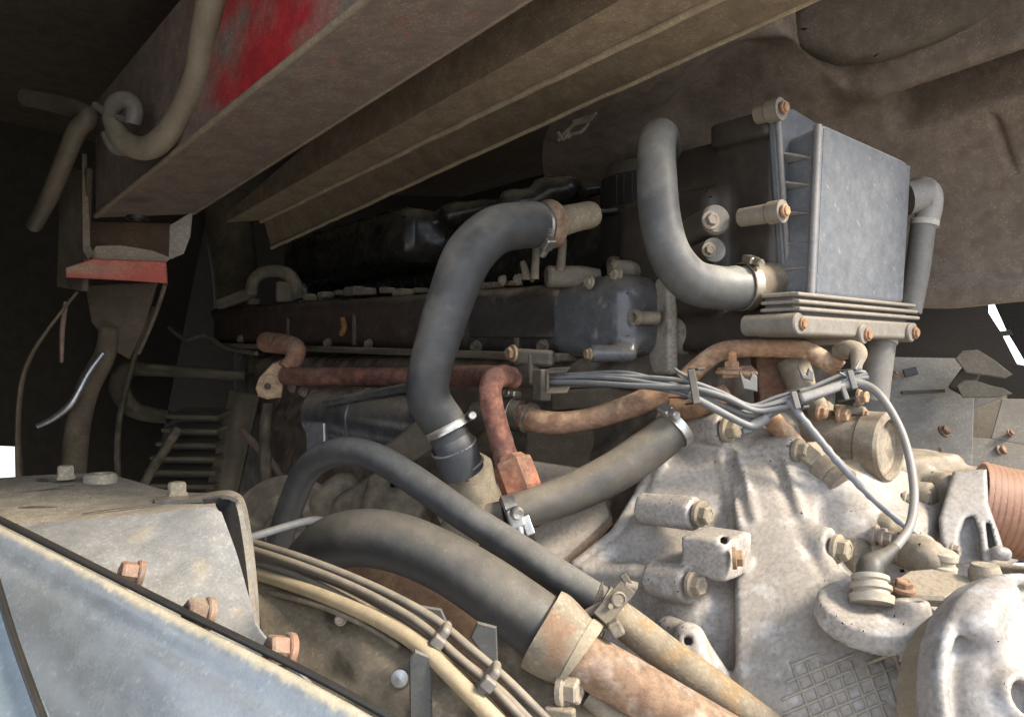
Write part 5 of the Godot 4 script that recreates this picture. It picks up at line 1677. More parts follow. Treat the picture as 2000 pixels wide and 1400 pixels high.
	pipe(s, [[1335, 745, 1.02, 40], [1370, 712, 1.02, 38], [1405, 688, 1.02, 37], [1450, 680, 1.02, 36], [1510, 680, 1.02, 36], [1570, 683, 1.02, 36], [1602, 698, 1.01, 36], [1642, 722, 1.0, 36]], 22, 10)
	pipe(s, [[1490, 800, 0.98, 38], [1530, 842, 0.97, 38], [1560, 876, 0.965, 38]], 20, 6)
	put("pipe_wall", s, mats.rust, t, skin(c3(0.33, 0.21, 0.13), 0.4, 0.3, {"dust": Color(0.42, 0.33, 0.23), "patch": Color(0.50, 0.40, 0.29), "from": 0.1, "soft": 0.2}))
	# flange with studs
	t = thing("rusty_stud_flange", "small rusty flange plate with a stud and nut inside the arched pipe", "flange", at(1432, 725, 1.0))
	s = Shape.new()
	slab(s, at(1402, 722, 1.01), at(1470, 716, 1.01), at(1410, 736, 0.985), 0.006, 0.002)
	lathe(s, frame(at(1430, 730, 0.995), UP), [[0.021, 0.0], [0.021, 0.004], [0.014, 0.006], [0.0, 0.006]], 24)
	put("flange_plate", s, mats.rust, t, skin(c3(0.42, 0.30, 0.19), 0.4, 0.3))
	bolt(t, at(1430, 720, 0.995), UP, 0.0105, skin(c3(0.40, 0.24, 0.14), 0.3, 0.2), mats.rust, 1.2, 1.0, "nut")
	s = Shape.new()
	lathe(s, frame(at(1430, 715, 0.995), UP), [[0.006, 0.0], [0.006, 0.018], [0.005, 0.020], [0.0, 0.020]], 14)
	put("stud", s, mats.rust, t, skin(c3(0.42, 0.24, 0.13), 0.3, 0.2))

# ---------------------------------------------------------------- wires
func build_wires() -> void:
	var gr := skin(c3(0.10, 0.105, 0.11), 0.5, 0.30, {"dust": Color(0.36, 0.34, 0.31)})
	var t := thing("grey_wire_bundle", "bundle of grey wires tied along the rusty pipes below the lidded box", "wire bundle", at(1400, 760, 0.95))
	var path := [[1070, 740, 1.06], [1140, 736, 1.03], [1220, 736, 0.995], [1290, 744, 0.965], [1350, 756, 0.945], [1410, 776, 0.935], [1470, 798, 0.93], [1520, 785, 0.925], [1570, 768, 0.92], [1620, 752, 0.92], [1665, 738, 0.92], [1690, 735, 0.92]]
	var offs := [[0, -7, 0.0, 10], [0, 12, 0.004, 12], [4, 2, -0.006, 9], [2, 24, 0.006, 9], [-4, -4, 0.01, 9], [6, 10, -0.010, 11]]
	for i in offs.size():
		var rows := []
		for j in path.size():
			var g := sin(i * 2.4 + j * 1.1) * 4.0 * (1.0 if j > 1 else 0.4)
			rows.append([path[j][0] + offs[i][0], path[j][1] + offs[i][1] * (0.75 + 0.25 * cos(j * 0.8 + i)) + g * 1.6, path[j][2] + offs[i][2], offs[i][3]])
		var s := Shape.new()
		pipe(s, rows, 12, 6)
		put("wire", s, mats.wire, t, gr)
	var s := Shape.new()
	pipe(s, [[1345, 770, 0.935, 14], [1400, 800, 0.925, 15], [1450, 826, 0.92, 14], [1475, 832, 0.92, 16], [1500, 815, 0.92, 20]], 12, 6)
	put("wire_branch", s, mats.wire, t, gr)
	s = Shape.new()
	plate(s, [at(1448, 838, 0.92), at(1470, 822, 0.92), at(1515, 798, 0.918), at(1510, 812, 0.918), at(1470, 846, 0.92), at(1452, 850, 0.92)], 0.006, 0.002)
	put("wire_connector", s, mats.wire, t, gr)
	# strip holder: long grey channel on the right half
	s = Shape.new()
	slab(s, at(1560, 770, 0.905), at(1660, 738, 0.905), at(1564, 788, 0.902), 0.012, 0.004)
	put("wire_channel", s, mats.plastic, t, skin(c3(0.34, 0.335, 0.33), 0.4, 0.35))
	# ties
	for q in [[1351, 722, 1345, 790, 15, 0.930, 0.03], [1545, 765, 1552, 800, 12, 0.903, 0.12], [1650, 725, 1668, 760, 12, 0.90, 0.12], [1638, 752, 1652, 782, 10, 0.90, 0.12]]:
		s = Shape.new()
		slab(s, at(q[0], q[1], q[5]), at(q[0] + q[4], q[1] - 2, q[5]), at(q[2], q[3], q[5] - 0.006), 0.004, 0.0015)
		slab(s, at(q[0], q[1] + 1, q[5]), at(q[0] + q[4], q[1] - 1, q[5]), at(q[0] + 4, q[1] - 2, q[5] + 0.05), 0.003, 0.001)
		slab(s, at(q[2], q[3] - 2, q[5]), at(q[2] + q[4], q[3] - 4, q[5]), at(q[2] + 4, q[3] - 2, q[5] + 0.05), 0.003, 0.001)
		put("cable_tie", s, mats.wire, t, skin(c3(q[6], q[6], q[6]), 0.4, 0.2))
	s = Shape.new()
	for q in [[[1318, 720, 0.96, 5], [1335, 732, 0.95, 8], [1360, 742, 0.94, 8]], [[1690, 765, 0.90, 5], [1672, 745, 0.90, 5], [1640, 728, 0.90, 5]], [[1640, 752, 0.90, 6], [1665, 730, 0.90, 6], [1680, 705, 0.91, 5]]]:
		s = Shape.new()
		pipe(s, q, 8, 5)
		put("tie_tail", s, mats.wire, t, gr)
	# claw clips
	for q in [[1445, 725, 1480, 765, 0.95], [1560, 715, 1590, 745, 0.95]]:
		s = Shape.new()
		var w: float = q[2] - q[0]
		plate(s, [at(q[0], q[1], q[4]), at(q[0] + w * 0.3, q[1] + 14, q[4]), at(q[0] + w * 0.55, q[1] + 18, q[4]), at(q[0] + w * 0.7, q[1] + 4, q[4]), at(q[2], q[1] + 10, q[4]), at(q[2], q[3], q[4]), at(q[0] + 8, q[3] - 6, q[4])], 0.005, 0.001)
		put("claw_clip", s, mats.plastic, t, skin(c3(0.17, 0.175, 0.18), 0.4, 0.3))
	# bracket at the left end
	t = thing("wire_end_bracket", "small bent metal bracket holding the left end of the wire bundle", "bracket", at(1085, 750, 1.05))
	s = Shape.new()
	slab(s, at(1066, 722, 1.05), at(1072, 722, 1.05), at(1066, 768, 1.05), 0.03, 0.001)
	slab(s, at(1068, 720, 1.05), at(1108, 718, 1.04), at(1072, 727, 1.03), 0.002, 0.0008)
	slab(s, at(1068, 758, 1.04), at(1108, 756, 1.03), at(1072, 768, 1.02), 0.002, 0.0008)
	rbox(s, Transform3D(Basis(), at(1058, 752, 1.09)), Vector3(0.02, 0.045, 0.02), 0.003)
	put("bracket_plate", s, mats.iron, t, skin(c3(0.11, 0.095, 0.08), 0.5, 0.3))
	# loop to the sensor
	t = thing("sensor_lead", "grey lead looping from the wire bundle down to a black boot on the gearbox", "wire", at(1770, 900, 0.85))
	s = Shape.new()
	pipe(s, [[1600, 770, 0.91, 14], [1650, 748, 0.905, 20], [1690, 752, 0.90, 18], [1722, 775, 0.885, 16], [1756, 830, 0.87, 15], [1776, 890, 0.85, 16], [1786, 960, 0.83, 17], [1780, 1020, 0.81, 18], [1758, 1058, 0.79, 18], [1730, 1085, 0.775, 22]], 14, 10)
	put("lead_wire", s, mats.wire, t, skin(c3(0.20, 0.205, 0.21), 0.4, 0.35))
	s = Shape.new()
	pipe(s, [[1748, 1070, 0.78, 20], [1728, 1086, 0.765, 30], [1708, 1100, 0.752, 44], [1700, 1112, 0.745, 52], [1700, 1150, 0.738, 52]], 22, 6)
	put("rubber_boot", s, mats.rubber, t, skin(c3(0.018, 0.019, 0.020), 0.3, 0.10))
	t = thing("gearbox_sensor", "ringed pale sensor body standing on a pad under the black boot", "sensor", at(1702, 1165, 0.74))
	s = Shape.new()
	lathe(s, frame(at(1703, 1168, 0.735), at(1700, 1120, 0.748) - at(1704, 1180, 0.735)), [[0.0, -0.006], [0.020, -0.006], [0.0205, 0.002], [0.017, 0.003], [0.0165, 0.006], [0.019, 0.0075], [0.019, 0.0115], [0.0155, 0.013], [0.0155, 0.015], [0.0175, 0.0165], [0.0175, 0.0205], [0.0145, 0.022], [0.0, 0.022]], 36)
	put("sensor_rings", s, mats.plastic, t, skin(c3(0.48, 0.41, 0.31), 0.4, 0.3))
	# twin blue-grey leads
	t = thing("blue_grey_lead", "blue-grey taped lead slanting right across the gearbox bolts", "wire", at(1660, 920, 0.88))
	s = Shape.new()
	pipe(s, [[1540, 782, 0.915, 15], [1580, 832, 0.905, 15], [1640, 905, 0.89, 15], [1700, 968, 0.875, 14], [1760, 1020, 0.86, 14], [1800, 1050, 0.855, 14]], 12, 24, true, func(_k, m): return 1.0 + 0.12 * sin(m * 420.0) * sin(m * 60.0))
	put("lead_wire", s, mats.wire, t, skin(c3(0.19, 0.215, 0.25), 0.35, 0.3))
	s = Shape.new()
	pipe(s, [[1795, 1046, 0.855, 16], [1812, 1056, 0.852, 22], [1822, 1066, 0.85, 20]], 12, 4)
	put("lead_plug", s, mats.rubber, t, skin(c3(0.10, 0.10, 0.10), 0.5, 0.3))

# ---------------------------------------------------------------- small castings at the right, and things at the bottom
func build_clutter() -> void:
	var pale := skin(c3(0.27, 0.225, 0.17), 0.5, 0.3)
	var rear := Vector3(0.05, 0.0, 1.0).normalized()
	# ring cylinder (clutch actuator) with its plate
	var t := thing("ring_end_cylinder", "tan cylinder with a raised round end ring beside the looping lead", "cylinder", at(1680, 860, 0.98))
	var s := Shape.new()
	var f := frame(at(1640, 865, 0.99), Vector3(0.0, 0.0, 1.0))
	lathe(s, f, [[0.0, -0.05], [0.040, -0.05], [0.040, 0.035], [0.043, 0.038], [0.043, 0.062], [0.040, 0.066], [0.035, 0.066], [0.034, 0.056], [0.030, 0.054], [0.0, 0.056]], 40)
	put("cylinder_shell", s, mats.iron, t, skin(c3(0.30, 0.255, 0.20), 0.5, 0.4, {"patch": Color(0.18, 0.14, 0.10), "from": 0.05, "soft": 0.2}))
	s = Shape.new()
	slab(s, at(1585, 800, 1.02), at(1630, 788, 1.0), at(1590, 850, 1.0), 0.03, 0.005)
	slab(s, at(1632, 795, 0.99), at(1695, 800, 0.965), at(1634, 812, 0.985), 0.03, 0.004)
	pipe(s, [[1580, 775, 1.02, 40], [1600, 800, 1.0, 44], [1610, 840, 0.99, 46]], 18, 5)
	pipe(s, [[1548, 705, 1.06, 60], [1560, 740, 1.05, 60], [1572, 780, 1.03, 50]], 18, 5)
	put("cylinder_bracket", s, mats.iron, t, pale)
	for q in [[1645, 810, 0.965, 28], [1682, 775, 0.955, 24], [1603, 806, 0.98, 24], [1690, 808, 0.95, 14]]:
		bolt(t, at(q[0], q[1], q[2]), rear, wide(q[3], q[2]), skin(c3(0.42, 0.31, 0.20), 0.3, 0.3), mats.rust, 1.3, 1.1)
	# ball fitting above
	t = thing("dusty_elbow_fitting", "short dusty elbow fitting under the lidded box, above the wire ties", "fitting", at(1668, 690, 0.97))
	s = Shape.new()
	pipe(s, [[1640, 688, 1.0, 34], [1660, 682, 0.98, 36], [1676, 690, 0.97, 36], [1674, 712, 0.965, 22], [1672, 735, 0.96, 20]], 16, 6)
	put("elbow", s, mats.iron, t, pale)
	# union fittings right of the bell
	t = thing("union_fitting", "stacked hexagon pipe union right of the bell housing edge", "fitting", at(1610, 915, 0.92))
	s = Shape.new()
	var ua := at(1640, 935, 0.91) - at(1575, 880, 0.95)
	lathe(s, frame(at(1575, 882, 0.95), ua), [[0.0, 0.0], [0.017, 0.0], [0.018, 0.004], [0.018, 0.022], [0.015, 0.026], [0.015, 0.032], [0.0, 0.032]], 6, 6)
	put("union_hexagon", s, mats.iron, t, skin(c3(0.40, 0.35, 0.27), 0.5, 0.35))
	s = Shape.new()
	lathe(s, frame(at(1606, 910, 0.93), ua), [[0.014, 0.0], [0.021, 0.001], [0.021, 0.016], [0.018, 0.019], [0.020, 0.021], [0.020, 0.034], [0.012, 0.036], [0.0, 0.036]], 28)
	pipe(s, [[1640, 935, 0.915, 44], [1660, 960, 0.91, 40], [1664, 985, 0.905, 30], [1658, 998, 0.90, 24]], 18, 6)
	put("union_body", s, mats.iron, t, pale)
	# rows of studs and capped bosses between the bell and the boot
	t = thing("shift_housing", "cluttered tan shift housing with bolted bosses between bell and orange boot", "housing", at(1740, 1000, 0.95))
	s = Shape.new()
	cast(s, [block(Transform3D(Basis(UP, -0.3), at(1740, 950, 1.04)), Vector3(0.17, 0.09, 0.10), 0.012), block(Transform3D(Basis(UP, -0.3), at(1830, 975, 1.04)), Vector3(0.12, 0.09, 0.12), 0.012),
		drum(at(1610, 1012, 0.95), rear, 0.019, 0.019, 0.085, 0.004, 0.004), drum(at(1600, 965, 0.96), rear, 0.017, 0.017, 0.055, 0.004, 0.004), drum(at(1690, 955, 1.02), rear, 0.018, 0.018, 0.085, 0.004, 0.004),
		drum(at(1640, 1022, 0.945), rear, 0.020, 0.020, 0.08, 0.004, 0.004), drum(at(1690, 1050, 0.92), rear, 0.018, 0.018, 0.06, 0.004, 0.004), rod(at(1655, 930, 0.945), at(1662, 985, 0.925), 0.024, 0.020, 0.008), block(Transform3D(Basis(UP, -0.3), at(1700, 1065, 0.95)), Vector3(0.16, 0.05, 0.10), 0.012), block(Transform3D(Basis(UP, -0.3), at(1750, 920, 1.08)), Vector3(0.16, 0.025, 0.06), 0.006),
		rod(at(1770, 1070, 0.87), at(1810, 1090, 0.84), 0.022)], 0.005, 0.0015)
	put("housing_casting", s, mats.iron, t, skin(c3(0.21, 0.175, 0.135), 0.5, 0.35, {"patch": Color(0.36, 0.32, 0.27), "from": 0.15, "soft": 0.25}))
	for q in [[1632, 975, 0.905, 26], [1712, 1045, 0.878, 32], [1728, 1050, 0.872, 28], [1772, 975, 0.945, 24], [1745, 1085, 0.86, 22], [1862, 1075, 0.86, 22]]:
		bolt(t, at(q[0], q[1], q[2]), rear, wide(q[3], q[2]), pale, mats.iron, 1.3, 1.2)
	s = Shape.new()
	lathe(s, frame(at(1835, 1095, 0.835), Vector3(0.05, 1, 0.15)), [[0.0, -0.012], [0.019, -0.012], [0.019, -0.004], [0.016, -0.002], [0.016, 0.002], [0.018, 0.004], [0.018, 0.010], [0.013, 0.013], [0.0, 0.014]], 26)
	put("stacked_collar", s, mats.iron, t, skin(c3(0.46, 0.40, 0.31), 0.4, 0.3))
	s = Shape.new()
	pipe(s, [[1630, 998, 0.905, 7], [1680, 992, 0.90, 8], [1684, 992, 0.90, 5]], 8, 4)
	put("split_pin", s, mats.rust, t, skin(c3(0.30, 0.16, 0.10), 0.2, 0.2))
	# flat cover plate with the studs
	t = thing("small_cover_plate", "flat tan cover plate lying between the sensor and the round cover", "cover plate", at(1800, 1145, 0.76))
	s = Shape.new()
	plate(s, [at(1728, 1148, 0.765), at(1775, 1108, 0.785), at(1820, 1106, 0.785), at(1905, 1128, 0.765), at(1900, 1142, 0.755), at(1850, 1165, 0.735), at(1760, 1162, 0.745)], 0.012, 0.003)
	put("plate_body", s, mats.alloy, t, skin(c3(0.30, 0.255, 0.195), 0.5, 0.3))
	bolt(t, at(1765, 1148, 0.748), Vector3(-0.1, 1, 0.2), 0.008, skin(c3(0.36, 0.24, 0.15), 0.3, 0.3), mats.rust, 1.4)
	s = Shape.new()
	lathe(s, frame(at(1925, 1118, 0.76), UP), [[0.015, -0.03], [0.015, 0.0], [0.012, 0.008], [0.0, 0.008]], 22)
	put("plate_dowel", s, mats.iron, t, pale)
	# grey webbed bracket by the boot
	t = thing("grey_webbed_bracket", "grey cast bracket with a hollow web in front of the orange boot", "bracket", at(1885, 1010, 0.9))
	s = Shape.new()
	cast(s, [face_of([[1834, 1015], [1862, 920], [1928, 916], [1932, 985], [1950, 1035], [1966, 1086], [1930, 1098], [1858, 1104], [1838, 1060]], 3, [0.945, 0.935, 0.925, 0.90, 0.895, 0.89, 0.868, 0.862, 0.858], 0.035, 0.004, 0.004),
		less(face_of([[1872, 1125], [1874, 1045], [1886, 1012], [1902, 1008], [1913, 1040], [1922, 1125]], 3, [0.78, 0.78, 0.78, 0.75, 0.75, 0.75], 0.128, 0.003, 0.004)),
		less(face_of([[1926, 1020], [1934, 1022], [1950, 1090], [1934, 1095]], 3, [0.78, 0.78, 0.78, 0.75, 0.75, 0.75], 0.128, 0.003, 0.003)),
		rod(at(1950, 1080, 0.862), at(1962, 1082, 0.862), 0.008, 0.008, 0.004)], 0.0028, 0.0005)
	put("bracket_web", s, mats.alloy, t, skin(c3(0.24, 0.235, 0.238), 0.3, 0.2))

	# ---- bottom middle
	t = thing("brown_guard_plate", "brown dusty guard plate under the black cables at the bottom", "guard plate", at(700, 1270, 0.66))
	s = Shape.new()
	sheet(s, [at(470, 1085, 0.80), at(620, 1125, 0.74), at(790, 1215, 0.68), at(900, 1310, 0.64), at(1010, 1440, 0.60),
		at(480, 1180, 0.74), at(600, 1220, 0.70), at(740, 1300, 0.65), at(830, 1370, 0.62), at(920, 1470, 0.59),
		at(480, 1330, 0.70), at(580, 1350, 0.67), at(700, 1420, 0.63), at(780, 1470, 0.60), at(850, 1540, 0.58)], 5, 50, 30, 0.004)
	put("guard_sheet", s, mats.dusty, t, skin(c3(0.13, 0.10, 0.068), 0.4, 0.4, {"patch": Color(0.09, 0.072, 0.05), "from": 0.1, "soft": 0.4}))
	bolt(t, at(665, 1210, 0.675), -ahead + UP * 0.4, 0.004, skin(c3(0.3, 0.26, 0.2), 0.3, 0.2), mats.iron)
	s = Shape.new()
	lathe(s, frame(at(782, 1325, 0.632), -ahead + UP * 0.4), [[0.0, 0.0], [0.008, 0.0], [0.007, 0.006], [0.0, 0.007]], 14)
	put("grease_nipple", s, mats.steel, t, skin(c3(0.6, 0.58, 0.55), 0.2, 0.2))
	# cables
	var cb := skin(c3(0.060, 0.055, 0.050), 0.6, 0.3)
	t = thing("black_cable_bundle", "four dusty black cables tied together, curving across the bottom", "cable bundle", at(780, 1210, 0.62))
	var path := [[470, 1075, 0.78], [560, 1100, 0.735], [650, 1135, 0.70], [740, 1180, 0.665], [820, 1228, 0.64], [890, 1285, 0.615], [960, 1345, 0.595], [1040, 1430, 0.575]]
	for i in 4:
		var rows := []
		for j in path.size():
			rows.append([path[j][0] + [0, 12, -4, 22][i] * 0.6 + (j * [0.0, 1.6, -2.2, 3.6][i]), path[j][1] + [-7, 6, 20, -16][i] + sin(j * 1.3 + i * 2.0) * 3.0, path[j][2] + [0.0, 0.004, 0.006, 0.010][i], [17, 19, 20, 18][i]])
		s = Shape.new()
		pipe(s, rows, 14, 8)
		put("cable", s, mats.wire, t, cb)
	for q in [[852, 1252, 0.622], [948, 1332, 0.592]]:
		s = Shape.new()
		var ax := at(q[0] + 40, q[1] + 34, q[2]) - at(q[0] - 40, q[1] - 32, q[2])
		var g := frame(at(q[0], q[1], q[2] + 0.004), ax, ahead)
		rbox(s, Transform3D(g.basis, g.origin), Vector3(0.034, 0.022, 0.008), 0.004)
		rbox(s, Transform3D(g.basis, g.origin - g.basis.x * 0.004 - g.basis.y * 0.011), Vector3(0.010, 0.008, 0.011), 0.002)
		put("cable_tie", s, mats.wire, t, skin(c3(0.13, 0.125, 0.12), 0.5, 0.35))
	t = thing("tan_hose_line", "yellowish tan tube curving below the black cables at the bottom", "tube", at(800, 1240, 0.62))
	s = Shape.new()
	pipe(s, [[470, 1112, 0.775, 24], [540, 1132, 0.74, 25], [640, 1168, 0.69, 27], [740, 1212, 0.65, 29], [820, 1262, 0.62, 31], [880, 1318, 0.60, 33], [940, 1378, 0.585, 35], [1010, 1450, 0.57, 36]], 18, 10)
	put("tube_wall", s, mats.rubber, t, skin(c3(0.40, 0.30, 0.165), 0.35, 0.3, {"dust": Color(0.42, 0.34, 0.23)}))
	s = Shape.new()
	pipe(s, [[480, 1148, 0.77, 10], [600, 1176, 0.70, 10], [700, 1216, 0.66, 10], [780, 1264, 0.635, 10]], 8, 8)
	put("tube_welt", s, mats.dusty, t, skin(c3(0.14, 0.11, 0.075), 0.4, 0.4))
	# upright sheet tabs
	for q in [["dark upright sheet tab just below the tan tube at the bottom", [[798, 1285], [810, 1270], [842, 1284], [844, 1410], [800, 1410]], 0.605], ["dark upright sheet tab between the black cables and the thick hose", [[918, 1245], [932, 1215], [970, 1225], [973, 1300], [940, 1275]], 0.655], ["low dark sheet tab sticking up behind the black cables", [[770, 1165], [800, 1180], [862, 1190], [874, 1218], [820, 1215]], 0.70]]:
		t = thing("sheet_tab", q[0], "tab", at(q[1][0][0], q[1][0][1], q[2]), "sheet tabs by the cables")
		var pts := []
		for p in q[1]: pts.append(at(p[0], p[1], q[2]))
		s = Shape.new()
		plate(s, pts, 0.004, 0.0012)
		put("tab_sheet", s, mats.enamel, t, skin(c3(0.05, 0.056, 0.062), 0.3, 0.15))
	# pulley-like dark opening and bolt under the sleeve
	t = thing("sleeve_support", "dark bracket with a big bolt under the rusty sleeve at the bottom", "bracket", at(1080, 1340, 0.72))
	s = Shape.new()
	cast(s, [rod(at(1020, 1270, 0.78), at(1075, 1345, 0.76), 0.034, 0.03), rod(at(1075, 1345, 0.76), at(1130, 1400, 0.75), 0.03, 0.03), block(Transform3D(Basis(), at(1110, 1430, 0.76)), Vector3(0.10, 0.06, 0.06), 0.012)], 0.006, 0.001)
	put("support_casting", s, mats.iron, t, skin(c3(0.045, 0.038, 0.03), 0.4, 0.25))
	bolt(t, at(1105, 1345, 0.705), Vector3(0.35, 0.05, 0.93), wide(54, 0.705), skin(c3(0.30, 0.25, 0.19), 0.4, 0.3), mats.iron, 1.35, 1.2)
	s = Shape.new()
	slab(s, at(1060, 1375, 0.70), at(1120, 1385, 0.69), at(1068, 1420, 0.70), 0.01, 0.003)
	pipe(s, [[1150, 1360, 0.72, 40], [1200, 1400, 0.71, 44], [1250, 1440, 0.70, 44]], 16, 4)
	put("support_lug", s, mats.iron, t, skin(c3(0.20, 0.165, 0.12), 0.5, 0.35))
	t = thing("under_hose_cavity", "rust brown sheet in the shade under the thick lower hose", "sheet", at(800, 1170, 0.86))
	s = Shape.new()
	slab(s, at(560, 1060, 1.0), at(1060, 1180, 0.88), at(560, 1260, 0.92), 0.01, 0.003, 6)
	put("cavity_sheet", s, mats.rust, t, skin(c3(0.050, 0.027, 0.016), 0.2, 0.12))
	t = thing("pulley_hub", "dim brown hub and drum left of the thin hose in shade", "hub", at(560, 990, 1.2))
	s = Shape.new()
	lathe(s, frame(at(560, 1040, 1.22), Vector3(-0.5, 0.25, 0.8)), [[0.0, -0.05], [0.085, -0.05], [0.09, -0.04], [0.09, 0.01], [0.08, 0.014], [0.06, 0.004], [0.035, 0.006], [0.032, 0.02], [0.0, 0.02]], 40)
	put("hub_drum", s, mats.iron, t, skin(c3(0.07, 0.056, 0.04), 0.6, 0.3))
	t = thing("pale_cable_end", "pale thin cable poking out behind the foreground bracket", "cable", at(570, 1030, 0.86))
	s = Shape.new()
	pipe(s, [[440, 1062, 0.84, 16], [500, 1046, 0.85, 16], [560, 1028, 0.87, 16], [610, 1016, 0.89, 16], [645, 1020, 0.92, 14], [665, 1036, 0.95, 12]], 12, 6)
	put("cable_wall", s, mats.wire, t, skin(c3(0.30, 0.31, 0.32), 0.4, 0.3))

# ---------------------------------------------------------------- bracket in the near left corner
func build_bracket() -> void:
	var dusty := skin(c3(0.24, 0.235, 0.225), 0.7, 0.3, {"dust": Color(0.40, 0.35, 0.27)})
	var t := thing("cab_bracket", "dusty grey sheet bracket with three rusty bolts behind the blue-grey rail", "bracket", at(350, 1050, 0.6))
	# top plate
	var s := Shape.new()
	sheet(s, [at(-160, 945, 0.92), at(110, 926, 0.92), at(215, 928, 0.92), at(330, 958, 0.88), at(420, 962, 0.85),
		at(-160, 975, 0.80), at(60, 965, 0.80), at(200, 968, 0.79), at(310, 980, 0.77), at(424, 980, 0.75),
		at(-160, 1010, 0.72), at(10, 1015, 0.70), at(160, 1010, 0.69), at(300, 994, 0.69), at(420, 988, 0.68),
		at(-160, 1060, 0.67), at(0, 1040, 0.66), at(150, 1040, 0.655), at(300, 1020, 0.65), at(436, 1015, 0.645)], 5, 70, 40, 0.004, func(u, v, _p): return 0.003 * sin(u * 7.0) * v)
	put("top_plate", s, mats.dusty, t, skin(c3(0.29, 0.25, 0.19), 0.4, 0.4, {"dust": Color(0.36, 0.31, 0.235)}))
	# sloping side plate
	s = Shape.new()
	sheet(s, [at(0, 1022, 0.665), at(160, 1016, 0.66), at(300, 1003, 0.652), at(400, 990, 0.648), at(432, 1000, 0.645),
		at(0, 1050, 0.64), at(170, 1075, 0.61), at(300, 1090, 0.60), at(410, 1080, 0.602), at(462, 1082, 0.605),
		at(0, 1090, 0.62), at(200, 1150, 0.57), at(320, 1190, 0.555), at(430, 1190, 0.555), at(490, 1180, 0.56),
		at(40, 1150, 0.60), at(240, 1250, 0.54), at(380, 1300, 0.525), at(470, 1290, 0.53), at(512, 1240, 0.535),
		at(100, 1280, 0.58), at(300, 1380, 0.52), at(440, 1420, 0.50), at(560, 1400, 0.50), at(640, 1370, 0.49)], 5, 60, 60, 0.004)
	put("side_plate", s, mats.paint, t, skin(c3(0.20, 0.213, 0.235), 0.2, 0.10, {"dust": Color(0.44, 0.38, 0.28), "patch": Color(0.38, 0.335, 0.265), "from": 0.2, "soft": 0.4, "amount": 0.7}))
	# outer plate standing off, its rim seen as a dark gap
	s = Shape.new()
	sheet(s, [at(300, 972, 0.79), at(380, 966, 0.76), at(430, 958, 0.72), at(458, 960, 0.70), at(478, 980, 0.685), at(492, 1050, 0.672), at(503, 1150, 0.66), at(508, 1260, 0.64),
		at(302, 978, 0.76), at(381, 974, 0.735), at(428, 967, 0.70), at(453, 970, 0.68), at(470, 986, 0.665), at(483, 1053, 0.655), at(495, 1150, 0.642), at(502, 1260, 0.625)], 8, 60, 6, 0.004)
	put("outer_plate", s, mats.paint, t, skin(c3(0.30, 0.29, 0.265), 0.5, 0.35))
	s = Shape.new()
	plate(s, [at(395, 975, 0.70), at(458, 970, 0.70), at(486, 1060, 0.69), at(500, 1160, 0.68), at(514, 1262, 0.67), at(470, 1240, 0.67), at(420, 1050, 0.69)], 0.004, 0.001)
	put("gap_shade_sheet", s, mats.dusty, t, skin(c3(0.012, 0.012, 0.013), 0.05, 0.03))  # black sheet, paints the shade inside the gap behind the rim
	# bolts of the top plate
	for q in [[127, 930, 0.86, 30], [345, 964, 0.80, 34]]:
		s = Shape.new()
		lathe(s, frame(at(q[0], q[1], q[2]), UP), [[wide(q[3], q[2]) * 1.2, -0.003], [wide(q[3], q[2]) * 1.2, 0.001], [wide(q[3], q[2]), 0.001], [wide(q[3], q[2]), 0.010], [wide(q[3], q[2]) * 0.85, 0.012], [0.0, 0.012]], 6, 6)
		put("top_bolt", s, mats.dusty, t, skin(c3(0.40, 0.34, 0.25), 0.5, 0.4))
	# scrapes on the top plate: shallow folds
	s = Shape.new()
	for q in [[[20, 963, 0.806, 5], [80, 957, 0.812, 7], [145, 947, 0.82, 4]], [[160, 1003, 0.70, 4], [230, 993, 0.71, 7], [300, 985, 0.725, 9], [318, 983, 0.735, 4]], [[36, 992, 0.735, 8], [70, 990, 0.735, 12], [110, 991, 0.735, 6]], [[70, 937, 0.87, 8], [82, 936, 0.87, 14], [94, 938, 0.865, 6]]]:
		s = Shape.new()
		pipe(s, q, 6, 5, true, none, 0.4)
		put("scrape", s, mats.rubber, t, skin(c3(0.06, 0.052, 0.045), 0.1, 0.2))
	# ear at the back
	s = Shape.new()
	lathe(s, frame(at(195, 940, 0.87), UP), [[wide(60, 0.87), -0.002], [wide(60, 0.87), 0.006], [wide(50, 0.87), 0.009], [wide(24, 0.87), 0.009], [wide(20, 0.87), 0.003], [0, 0.003]], 28)
	put("back_ear", s, mats.dusty, t, skin(c3(0.42, 0.36, 0.27), 0.4, 0.4))
	# three rusty bolts on the side plate
	var ax := (-aside * 0.72 + UP * 0.30 - ahead * 0.56).normalized()
	for q in [[268, 1122, 0.555, 46, 0.55], [402, 1200, 0.520, 56, 0.75], [560, 1270, 0.485, 56, 0.7]]:
		bolt(t, at(q[0], q[1], q[2]), ax, wide(q[3], q[2]), skin(c3(0.15, 0.095, 0.070), 0.3, 0.2, {"patch": Color(0.27, 0.15, 0.10), "from": 0.05, "soft": 0.25}), mats.iron, 1.18, 1.5)

	# the blue-grey rail
	t = thing("blue_grey_rail", "glossy blue-grey painted rail with a dusty rolled edge in the near left corner", "rail", at(400, 1300, 0.5))
	var e := [at(-130, 965, 0.66), at(0, 1030, 0.60), at(180, 1122, 0.54), at(350, 1208, 0.495), at(480, 1272, 0.462), at(620, 1345, 0.432), at(760, 1424, 0.405), at(900, 1505, 0.38)]
	var rows := []
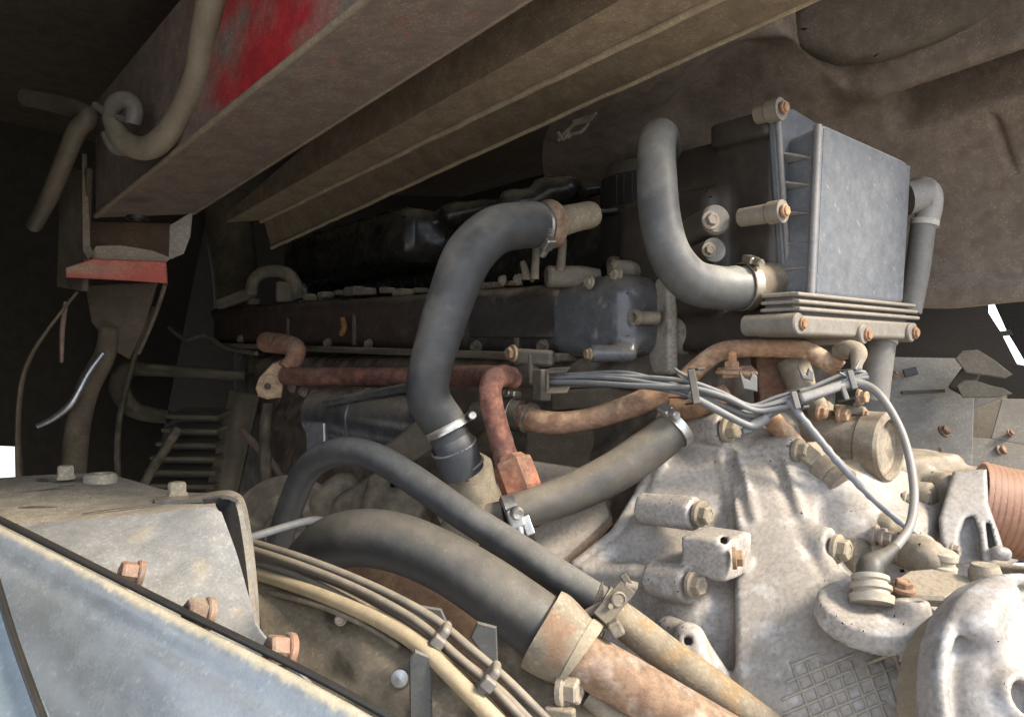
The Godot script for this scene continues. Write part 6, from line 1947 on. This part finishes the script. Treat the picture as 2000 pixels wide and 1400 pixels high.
	var prof := [Vector3(0.03, -0.030, 0), Vector3(0.012, -0.008, 0), Vector3(0.004, -0.001, 0), Vector3(-0.004, -0.0005, 0), Vector3(-0.012, -0.008, 0), Vector3(-0.020, -0.022, 0), Vector3(-0.032, -0.034, 0), Vector3(-0.052, -0.062, 0), Vector3(-0.075, -0.11, 0), Vector3(-0.09, -0.20, 0)]
	for q in prof:
		for p in e: rows.append(p + q * 0.62)
	s = Shape.new()
	sheet(s, rows, e.size(), 220, 70, 0.003)
	var edge := func(p: Vector3, n: Vector3, c: Color) -> Color:
		var best := 1.0
		for i in e.size() - 1:
			best = minf(best, Geometry3D.get_closest_point_to_segment(p, e[i], e[i + 1]).distance_to(p))
		var k := smoothstep(0.0065, 0.0015, best + fine_noise.get_noise_3dv(p * 2.0) * 0.0025 + rough_noise.get_noise_3dv(p) * 0.003)
		return c.lerp(Color(0.46, 0.39, 0.27), k * 0.9)
	var gap := []
	for p in e: gap.append(p + Vector3(0.010, -0.0015, 0))
	var dark := Shape.new()
	tube(dark, gap, [0.0030, 0.0022], 10, 8)
	put("rail_gap_shade", dark, mats.rubber, t, skin(c3(0.012, 0.011, 0.010), 0.05, 0.04))  # black tube added as the shaded gap behind the rolled edge
	put("rail_skin", s, mats.enamel, t, skin(c3(0.175, 0.197, 0.215), 0.10, 0.06, {"dust": Color(0.42, 0.38, 0.31), "fn": edge}))
	# panel beyond the seam
	t = thing("corner_panel", "narrow blue-grey panel left of the dark seam in the bottom left corner", "panel", at(10, 1320, 0.45))
	s = Shape.new()
	sheet(s, [at(-300, 1060, 0.52), at(-60, 1075, 0.50), at(-8, 1130, 0.485),
		at(-300, 1250, 0.47), at(-20, 1230, 0.462), at(22, 1245, 0.452),
		at(-300, 1380, 0.44), at(20, 1340, 0.436), at(56, 1345, 0.426),
		at(-300, 1520, 0.42), at(70, 1460, 0.41), at(100, 1462, 0.40)], 3, 30, 40, 0.003)
	put("panel_skin", s, mats.enamel, t, skin(c3(0.10, 0.14, 0.165), 0.1, 0.08))
	s = Shape.new()
	pipe(s, [[-10, 1128, 0.482, 15], [24, 1241, 0.450, 16], [60, 1342, 0.424, 17], [105, 1462, 0.398, 18]], 8, 8)
	put("seam_shade_strip", s, mats.rubber, t, skin(c3(0.012, 0.011, 0.010), 0.03, 0.02))  # black tube drawn in for the dark, shaded gap between the panels
